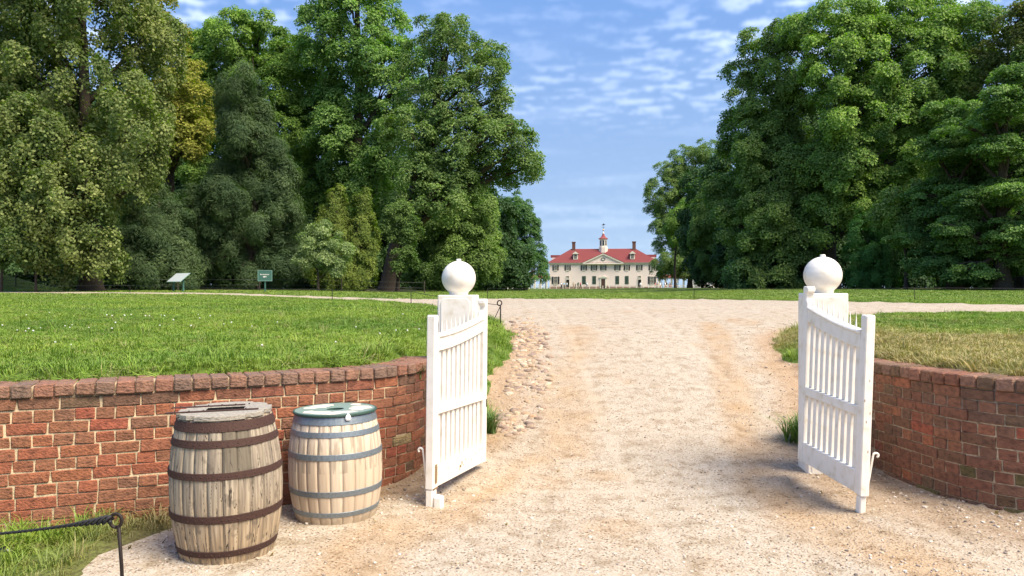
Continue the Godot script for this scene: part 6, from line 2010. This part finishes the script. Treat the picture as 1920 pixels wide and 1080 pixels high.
func grass() -> void:
	var r := RandomNumberGenerator.new()
	r.seed = 99
	var fine := tuft_mesh(1, 17, 0.055, 0.046, 0.0032, 0.9)
	var mid := tuft_mesh(2, 16, 0.14, 0.045, 0.006, 0.9)
	var coarse := tuft_mesh(3, 14, 0.34, 0.045, 0.016, 1.0)
	var long := tuft_mesh(4, 13, 0.05, 0.17, 0.0042, 1.0)
	var bufs := [PackedFloat32Array(), PackedFloat32Array(), PackedFloat32Array(), PackedFloat32Array()]
	# bands: nearest d, farthest d, tufts per square metre, which mesh
	for band in [[3.4, 4.7, 420.0, 0], [4.7, 9.0, 420.0, 0], [9.0, 15.0, 190.0, 0], [13.0, 30.0, 42.0, 1], [28.0, 62.0, 8.0, 2], [62.0, 130.0, 1.6, 2]]:
		var area: float = (band[1] * band[1] - band[0] * band[0]) * 0.78
		for i in int(area * band[2]):
			var d := sqrt(lerpf(band[0] * band[0], band[1] * band[1], r.randf()))
			var x := r.randf_range(-0.78, 0.78) * d
			var s := grid_at(gs, x, d)
			if s < 0.0 or r.randf() < smoothstep(0.10, 0.0, s) * 0.6:
				continue
			if d < 5.6 and s < 0.0:
				continue
			if s > 4.0 and d > 50.0 and x < -8.0 and d > 56.0:
				continue
			var c := lawn_tint(x, d)
			var k := r.randf_range(0.78, 1.28)
			c = Color(c.r * k * r.randf_range(0.9, 1.15), c.g * k, c.b * k)
			if r.randf() < 0.08:
				c = c.lerp(Color(.36, .30, .14), 0.6)
			var tall := r.randf_range(0.75, 1.35) * (1.0 + 0.35 * n_patch.get_noise_2d(x * 2.0, d * 2.0))
			var which: int = band[3]
			if d < 15.0 and which == 0 and r.randf() < 0.012 + 0.20 * smoothstep(0.35, 0.05, s):
				which = 3
				tall *= r.randf_range(0.5, 0.9)
			if x < -1.8 and d < 5.6 and ground(x, d) < 0.3:  # unmown at the foot of the wall
				which = 3 if r.randf() < 0.3 else 0
				tall = r.randf_range(0.45, 1.0) if which == 3 else r.randf_range(0.5, 1.2)
				if r.randf() < smoothstep(0.55, 0.15, s + 0.35 * n_patch.get_noise_2d(x * 3.0, d * 3.0)) * 0.75:
					continue
			var nrm := Vector3(ground(x - 0.1, d) - ground(x + 0.1, d), 0.2, -(ground(x, d - 0.1) - ground(x, d + 0.1))).normalized()
			nrm = (nrm + Vector3.UP).normalized()
			var sd := nrm.cross(Vector3(r.randfn(), 0.01, r.randfn())).normalized()
			var wide := r.randf_range(0.85, 1.2)
			push(bufs[which], Basis(sd * wide, nrm * tall, sd.cross(nrm) * wide), Vector3(x, ground(x, d), -d), c)
	many("lawn_grass", fine, M.grass_blade, bufs[0], self)
	many("lawn_grass", mid, M.grass_blade, bufs[1], self)
	many("far_lawn_grass", coarse, M.grass_blade, bufs[2], self)
	many("long_grass", long, M.grass_blade, bufs[3], self)
	# weeds: clumps of broad blades by the left bank, the right bank and the walls
	var weed := tuft_mesh(7, 46, 0.07, 0.30, 0.006, 1.15)
	var spots := [[-0.26, 8.15, 1.0, "spiky grass clump at the toe of the left bank, behind the left gate"], [2.92, 7.75, 1.1, "thick grass clump by the right hinge post"], [3.05, 7.95, .9, "second grass clump behind the right gate leaf"], [-0.86, 6.78, .55, "small weed growing out of the left wall end"]]
	for s in spots:
		var o := thing("grass_clump", s[3], "grass clump", Vector3(s[0], ground(s[0], s[1]) if s[1] > 7.0 else 0.86, -s[1]), r.randf() * TAU)
		var buf := PackedFloat32Array()
		for k in 9:
			var c := Color(.09, .17, .035).lerp(Color(.16, .24, .05), r.randf())
			push(buf, Basis(Vector3.UP, r.randf() * TAU).scaled(Vector3.ONE * s[2] * r.randf_range(0.6, 1.0)), Vector3(r.randf_range(-.14, .14), 0, r.randf_range(-.14, .14)) * s[2] * (1.0 if s[1] > 7.0 else 0.3), c)
		many("blades", weed, M.grass_blade, buf, o)
	# white clover heads in the left lawn
	var flower := stone_mesh(5, 4, 6, 0.1)
	var fb := PackedFloat32Array()
	for i in 75:
		var d := r.randf_range(7.2, 13.5)
		var x := -r.randf_range(0.12, 0.74) * d
		if n_patch.get_noise_2d(x * 0.6, d * 1.2) < -0.05:
			continue
		push(fb, Basis().scaled(Vector3.ONE * r.randf_range(0.014, 0.024)), Vector3(x, ground(x, d) + 0.075, -d), Color(.8, .8, .74))
	many("clover_flowers", flower, M.stone, fb, self)


func pebbles() -> void:
	var r := RandomNumberGenerator.new()
	r.seed = 123
	var shapes := [stone_mesh(21, 4, 6, 0.22), stone_mesh(22, 4, 6, 0.25)]
	var bufs := [PackedFloat32Array(), PackedFloat32Array()]
	var tones := [Color(.62, .52, .43), Color(.50, .41, .33), Color(.72, .64, .55), Color(.36, .29, .23), Color(.58, .43, .31), Color(.22, .18, .15)]
	for i in 36000:
		var d := 3.6 + 11.5 * pow(r.randf(), 1.6)
		var x := r.randf_range(-0.72, 0.72) * d
		if grid_at(gs, x, d) > -0.02:
			continue
		var p := Vector2(x, d)
		var edge := minf(absf(side_of(EDGE_R, p)), absf(side_of(EDGE_L, p))) if i % 3 == 0 else 1.0
		var thick := 0.34 + 0.66 * smoothstep(0.9, 0.2, edge) + 0.4 * n_patch.get_noise_2d(x * 2.0, d * 2.0)
		if r.randf() > thick:
			continue
		var w := 0.006 + 0.016 * pow(r.randf(), 3.0) + (0.012 * r.randf() if edge < 0.7 else 0.0)
		if r.randf() < 0.006:
			w *= 1.8
		var c: Color = tones[r.randi() % 5] if r.randf() < 0.93 else tones[5]
		var k := r.randf_range(0.85, 1.2)
		var b := Basis(Vector3.UP, r.randf() * TAU).scaled_local(Vector3(w * r.randf_range(1.0, 1.5), w * r.randf_range(0.55, 0.9), w))
		push(bufs[i % 2], b, Vector3(x, ground(x, d) + w * 0.12, -d), Color(c.r * k, c.g * k, c.b * k))
	var leaf_bits := PackedFloat32Array()
	for i in 420:
		var d := r.randf_range(4.2, 12.0)
		var x := r.randf_range(-0.66, 0.66) * d
		if grid_at(gs, x, d) > -0.05:
			continue
		var p := Vector2(x, d)
		var close := minf(absf(side_of(EDGE_R, p)), absf(side_of(EDGE_L, p)))
		if close > 0.7 and r.randf() < 0.86:
			continue
		var c := Color(.20, .13, .06).lerp(Color(.42, .31, .15), r.randf())
		push(leaf_bits, Basis(Vector3.UP, r.randf() * TAU) * Basis(Vector3(1, 0, 0), r.randf_range(-.9, .9)).scaled(Vector3(.8, .35, .5) * r.randf_range(0.6, 1.3)), Vector3(x, ground(x, d) + 0.006, -d), c)
	many("dry_leaf_litter", tuft_mesh(33, 2, 0.01, 0.06, 0.008, 0.9), M.grass_blade, leaf_bits, self)
	for k in 2:
		many("loose_gravel", shapes[k], M.stone, bufs[k], self)


# ---------------------------------------------------------------- signs and fences
func signs_and_fences() -> void:
	var x := -19.2
	var d := 44.5
	var s := thing("information_panel", "slanted pale information panel on posts before the left trees", "sign", Vector3(x, ground(x, d), -d), -0.72)
	var st := begin(false)
	var tilt := Transform3D(Basis(Vector3(1, 0, 0), -0.87), Vector3(0, 0.82, 0))
	bevel_box(st, Vector3(-0.86, -0.40, -0.03), Vector3(0.86, 0.40, 0.0), 0.008, 0.0, tilt)
	obj("backing_board", st, M.sign_edge, s)
	st = begin(false)
	box(st, Vector3(-0.83, -0.37, 0.0015), Vector3(0.83, 0.37, 0.006), tilt)
	obj("printed_face", st, M.panel_face, s)
	for k in [-1, 1]:
		st = begin(false)
		bevel_box(st, Vector3(k * 0.6 - 0.045, -0.2, -0.045), Vector3(k * 0.6 + 0.045, 0.76, 0.045), 0.005)
		obj("post", st, M.sign_green, s)
	x = -14.05
	d = 44.0
	s = thing("direction_sign", "small square green direction sign with white lettering on a post", "sign", Vector3(x, ground(x, d), -d), 0.1)
	st = begin(false)
	bevel_box(st, Vector3(-0.40, 0.60, -0.02), Vector3(0.40, 1.23, 0.02), 0.006)
	var board := obj("board", st, M.sign_green, s)
	st = begin(false)
	for q in [[-0.40, 0.60, -0.37, 1.23], [0.37, 0.60, 0.40, 1.23], [-0.37, 1.20, 0.37, 1.23], [-0.37, 0.60, 0.37, 0.63]]:
		box(st, Vector3(q[0], q[1], 0.0205), Vector3(q[2], q[3], 0.028))
	obj("border", st, M.sign_edge, board)
	st = begin(false)
	bevel_box(st, Vector3(-0.04, -0.2, -0.07), Vector3(0.04, 1.0, -0.021), 0.004)
	obj("post", st, M.sign_green, s)
	var f := SystemFont.new()
	f.font_names = PackedStringArray(["Droid Sans"])
	f.font_weight = 700
	var tm := TextMesh.new()
	tm.text = "Restrooms"
	tm.font = f
	tm.font_size = 32
	tm.pixel_size = 0.0030
	tm.depth = 0.004
	var to := mesh_node("lettering", tm, M.white_paint, board)
	to.position = Vector3(-0.02, 0.98, 0.024)
	st = begin(false)
	extrude(st, PackedVector2Array([Vector2(-0.12, 0.85), Vector2(-0.03, 0.79), Vector2(-0.03, 0.83), Vector2(0.09, 0.83), Vector2(0.09, 0.87), Vector2(-0.03, 0.87), Vector2(-0.03, 0.91)]), 0.021, 0.027)
	obj("arrow", st, M.white_paint, board)
	# post and wire fence along the foot of the left trees
	post_fence("fence", "grey post and wire fence along the foot of the left trees", Vector2(-42, 49.5), Vector2(-5.5, 48.5), 8, 0.82, M.fence_wood, M.wire, 2, 0.032)
	post_fence("fence", "low post and wire fence under the dark trees right of the mansion", Vector2(27, 104), Vector2(41, 98), 5, 0.7, M.fence_wood, M.wire, 2, 0.05)
	# white rails in front of the mansion
	post_fence("fence", "white post and rail fence left of the mansion", Vector2(-1.0, 192), Vector2(8.0, 192), 8, 1.15, M.cream_trim, M.cream_trim, 2, 0.09)
	post_fence("fence", "white post and rail fence right of the mansion", Vector2(33.5, 190), Vector2(50.0, 186), 12, 0.95, M.cream_trim, M.cream_trim, 2, 0.09)
	post_fence("fence", "low white post barrier across the mansion's front", Vector2(9.6, 196), Vector2(32.6, 192), 15, 0.78, M.cream_trim, M.fence_wood, 1, 0.075)
	for k in 3:
		var bx := 31.2 + k * 1.75
		var b := thing("bench", ["first low bench right of the mansion's right door", "middle low bench right of the mansion's right door", "last low bench right of the mansion's right door"][k], "bench", Vector3(bx, ground(bx, 206), -206), -0.117, "benches by the right door")
		st = begin(false)
		box(st, Vector3(-0.75, 0.42, -0.22), Vector3(0.75, 0.48, 0.22))
		obj("seat", st, M.cream_trim, b)
		for e in [-0.6, 0.6]:
			st = begin(false)
			box(st, Vector3(e - 0.05, -0.05, -0.2), Vector3(e + 0.05, 0.42, 0.2))
			obj("leg", st, M.door_brown, b)


func post_fence(called: String, label: String, a: Vector2, b: Vector2, posts: int, high: float, pm: Material, rm: Material, rails: int, half: float) -> void:
	var o := thing(called, label, "fence", Vector3(a.x, ground(a.x, a.y), -a.y))
	var at := []
	for k in posts:
		var p := a.lerp(b, float(k) / (posts - 1))
		var v := Vector3(p.x, ground(p.x, p.y), -p.y) - o.position
		at.append(v)
		var st := begin(false)
		bevel_box(st, Vector3(-half, -0.2, -half), Vector3(half, high, half), half * 0.25, 0.004, Transform3D(Basis(), v))
		obj("post", st, pm, o)
	for r in rails:
		var y := high * (0.86 if r == 0 else 0.45)
		var st := begin()
		for k in posts - 1:
			var u: Vector3 = at[k] + Vector3(0, y, 0)
			var w: Vector3 = at[k + 1] + Vector3(0, y, 0)
			var rr := half * 0.55 if rm != M.wire else 0.008
			tube(st, [u, (u + w) * 0.5 - Vector3(0, 0.02, 0), w], [rr, rr, rr], 6)
		obj("rail" if rm != M.wire else "wire", st, rm, o)


# ---------------------------------------------------------------- people
func body_mesh(bones: Array, cell: float) -> Array:  # surface nets over tapered capsules: [vertices, triangles, bone of each vertex]
	var lo := Vector3.ONE * 1e9
	var hi := -lo
	for b in bones:
		for e in 2:
			var v: Vector3 = b[e]
			var r: float = b[2 + e]
			lo = lo.min(v - Vector3.ONE * (r + cell * 2))
			hi = hi.max(v + Vector3.ONE * (r + cell * 2))
	var n := Vector3i(((hi - lo) / cell).ceil()) + Vector3i.ONE
	var val := PackedFloat32Array()
	val.resize(n.x * n.y * n.z)
	for k in n.z:
		for j in n.y:
			for i in n.x:
				var p := lo + Vector3(i, j, k) * cell
				var s := 0.0
				for b in bones:
					s += exp(-capsule(p, b) * 42.0)
				val[(k * n.y + j) * n.x + i] = -log(maxf(s, 1e-20)) / 42.0
	var verts := []
	var owner_of := []
	var id := {}
	for k in n.z - 1:
		for j in n.y - 1:
			for i in n.x - 1:
				var sum := Vector3.ZERO
				var c := 0
				for e in [[0,0,0,1,0,0],[0,1,0,1,1,0],[0,0,1,1,0,1],[0,1,1,1,1,1],[0,0,0,0,1,0],[1,0,0,1,1,0],[0,0,1,0,1,1],[1,0,1,1,1,1],[0,0,0,0,0,1],[1,0,0,1,0,1],[0,1,0,0,1,1],[1,1,0,1,1,1]]:
					var a := val[((k + e[2]) * n.y + j + e[1]) * n.x + i + e[0]]
					var b := val[((k + e[5]) * n.y + j + e[4]) * n.x + i + e[3]]
					if (a < 0) != (b < 0):
						sum += Vector3(e[0], e[1], e[2]).lerp(Vector3(e[3], e[4], e[5]), a / (a - b))
						c += 1
				if c:
					var p := lo + (Vector3(i, j, k) + sum / c) * cell
					id[Vector3i(i, j, k)] = verts.size()
					verts.append(p)
					var best := 1e9
					var who := 0
					for q in bones.size():
						var dd := capsule(p, bones[q])
						if dd < best:
							best = dd
							who = q
					owner_of.append(who)
	var tris := []
	for key in id:
		var i: int = key.x
		var j: int = key.y
		var k: int = key.z
		for ax in 3:
			var st := Vector3i.ZERO
			st[ax] = 1
			var a := val[(k * n.y + j) * n.x + i]
			var b := val[((k + st.z) * n.y + j + st.y) * n.x + i + st.x]
			if (a < 0) == (b < 0):
				continue
			var u := Vector3i.ZERO
			u[(ax + 1) % 3] = 1
			var w := Vector3i.ZERO
			w[(ax + 2) % 3] = 1
			var q := [key, key - u, key - u - w, key - w]
			if q.all(func(v): return id.has(v)):
				var t := [id[q[0]], id[q[1]], id[q[2]], id[q[3]]]
				if a >= 0:
					t.reverse()
				tris.append([t[0], t[1], t[2]])
				tris.append([t[0], t[2], t[3]])
	return [verts, tris, owner_of]


func capsule(p: Vector3, b: Array) -> float:
	var a: Vector3 = b[0]
	var ab: Vector3 = b[1] - a
	var t := clampf((p - a).dot(ab) / maxf(ab.length_squared(), 1e-6), 0.0, 1.0)
	return p.distance_to(a + ab * t) - lerpf(b[2], b[3], t)


func figure(stride: float, bag: bool, skirt: bool) -> Array:
	# bones: from, to, radius, radius, part (0 skin, 1 top, 2 trousers or skirt, 3 hair, 4 shoes)
	var b := []
	b.append([Vector3(0, 0.98, 0), Vector3(0, 1.22, 0.0), 0.145, 0.135, 2])
	b.append([Vector3(0, 1.10, 0), Vector3(0, 1.40, 0.0), 0.14, 0.165, 1])
	b.append([Vector3(-0.15, 1.42, 0), Vector3(0.15, 1.42, 0), 0.075, 0.075, 1])
	b.append([Vector3(0, 1.44, 0), Vector3(0, 1.55, 0.01), 0.055, 0.05, 0])
	b.append([Vector3(0, 1.59, 0.02), Vector3(0, 1.66, 0.01), 0.082, 0.092, 0])
	b.append([Vector3(0, 1.66, -0.02), Vector3(0, 1.70, -0.01), 0.092, 0.085, 3])
	for s in [-1, 1]:
		var sw: float = s * stride
		var elbow := Vector3(s * 0.24, 1.14, -sw * 0.5)
		var hand := Vector3(s * 0.22, 0.90, -sw * 0.55 + 0.12)
		b.append([Vector3(s * 0.19, 1.41, 0), elbow, 0.058, 0.046, 1])
		b.append([elbow, hand, 0.042, 0.032, 0])
		b.append([hand, hand + Vector3(0, -0.09, 0.02), 0.036, 0.026, 0])
		var knee := Vector3(s * 0.10, 0.52, sw * 0.6 + 0.03)
		var ankle := Vector3(s * 0.10, 0.09, sw * 1.15 - (0.1 if sw < 0 else 0.0))
		b.append([Vector3(s * 0.09, 0.95, 0), knee, 0.095, 0.066, 2])
		b.append([knee, ankle, 0.062, 0.042, 0 if skirt else 2])
		b.append([ankle + Vector3(0, -0.045, -0.02), ankle + Vector3(0, -0.055, 0.15), 0.04, 0.034, 4])
	if skirt:
		b.append([Vector3(0, 0.98, 0), Vector3(0, 0.62, 0.0), 0.15, 0.21, 2])
	if bag:
		b.append([Vector3(0, 1.15, -0.19), Vector3(0, 1.34, -0.19), 0.11, 0.10, 4])
	return b


func people() -> void:
	var kinds := []
	for v in [[0.0, false, false], [0.22, false, false], [0.15, true, false], [0.1, false, true]]:
		var bones := figure(v[0], v[1], v[2])
		kinds.append([body_mesh(bones, 0.042), bones])
	var white := Color(.78, .79, .82)
	var navy := Color(.03, .04, .08)
	var tan := Color(.42, .33, .24)
	var red := Color(.45, .09, .09)
	var green := Color(.06, .11, .07)
	var black := Color(.03, .03, .03)
	var blue := Color(.30, .48, .62)
	var grey_c := Color(.3, .3, .32)
	# across, distance, kind, turn, top, legs, height, what sets this one apart
	var row := [
		[13.2, 206, 0, 2.6, black, navy, 1.0, "person in dark clothes beside the tree left of the mansion"],
		[13.1, 205, 1, 1.3, white, navy, 1.0, "person in white shirt and dark trousers, leftmost near the mansion's left door"],
		[13.85, 206, 0, 0.4, blue, black, 1.0, "person in grey-blue top before the mansion's left door"],
		[14.5, 204, 3, 2.0, white, navy, 0.98, "person in white top and navy skirt by the left door"],
		[16.3, 205, 0, 0.2, tan, tan, 1.0, "person dressed all in tan, standing left of the first green shutters"],
		[16.95, 206, 1, 0.9, black, black, 0.78, "child in black standing beside the person in tan"],
		[17.55, 205, 0, 3.0, green, tan, 1.0, "person in dark green shirt below the first green shutters"],
		[18.15, 205, 1, 1.4, red, black, 0.97, "person in red shirt walking below the first green shutters"],
		[19.75, 204, 2, 1.5, white, grey_c, 1.0, "person in white shirt with a bag, striding towards the front door"],
		[25.4, 206, 1, 0.3, tan, black, 0.62, "small child standing at the brown front door"],
		[34.9, 210, 0, 0.0, white, grey_c, 1.0, "person in pale clothes standing in the right doorway"],
		[37.6, 203, 0, 1.0, red, grey_c, 0.9, "person in dull red top, first of the crowd right of the mansion"],
		[38.3, 204, 3, 2.2, tan, tan, 1.0, "tall person in tan in the crowd right of the mansion"],
		[38.9, 203, 0, 0.5, white, red, 0.92, "person in white top and red trousers in the crowd"],
		[39.5, 204, 1, 4.0, grey_c, navy, 1.0, "person in grey top and navy trousers in the crowd"],
		[40.2, 203, 2, 1.2, white, red, 1.0, "person in white with a backpack in the crowd"],
		[40.8, 204, 0, 0.3, black, tan, 1.0, "person in black top and tan trousers in the crowd"],
		[41.3, 203, 3, 2.8, tan, red, 0.94, "person in tan top and red skirt in the crowd"],
		[41.9, 204, 0, 5.0, grey_c, red, 1.0, "person in grey top and red trousers in the crowd"],
		[43.0, 203, 0, 0.2, black, black, 1.0, "person all in black at the right end of the crowd"],
		[43.6, 204, 1, 1.9, blue, grey_c, 0.95, "person in light blue top beyond the crowd"],
		[49.2, 200, 0, 0.0, black, navy, 0.95, "person in black top and navy trousers before the right outbuilding"],
		[50.2, 200, 1, 1.0, navy, black, 0.95, "person in navy top and black trousers before the right outbuilding"],
	]
	for p in row:
		var form: Array = kinds[p[2]]
		var mesh_data: Array = form[0]
		var bones: Array = form[1]
		var st := begin()
		var cols := [Color(.45, .28, .2), p[4], p[5], Color(.06, .04, .03), Color(.05, .045, .04)]
		for t in mesh_data[1]:
			for o in [0, 2, 1]:
				var v: int = t[o]
				st.set_color(cols[bones[mesh_data[2][v]][4]])
				st.add_vertex(mesh_data[0][v])
		var o := thing("person", p[7], "person", Vector3(p[0], ground(p[0], p[1]), -p[1]), p[3], "visitors near the mansion")
		o.scale = Vector3.ONE * p[6]
		obj("body", st, M.cloth, o)
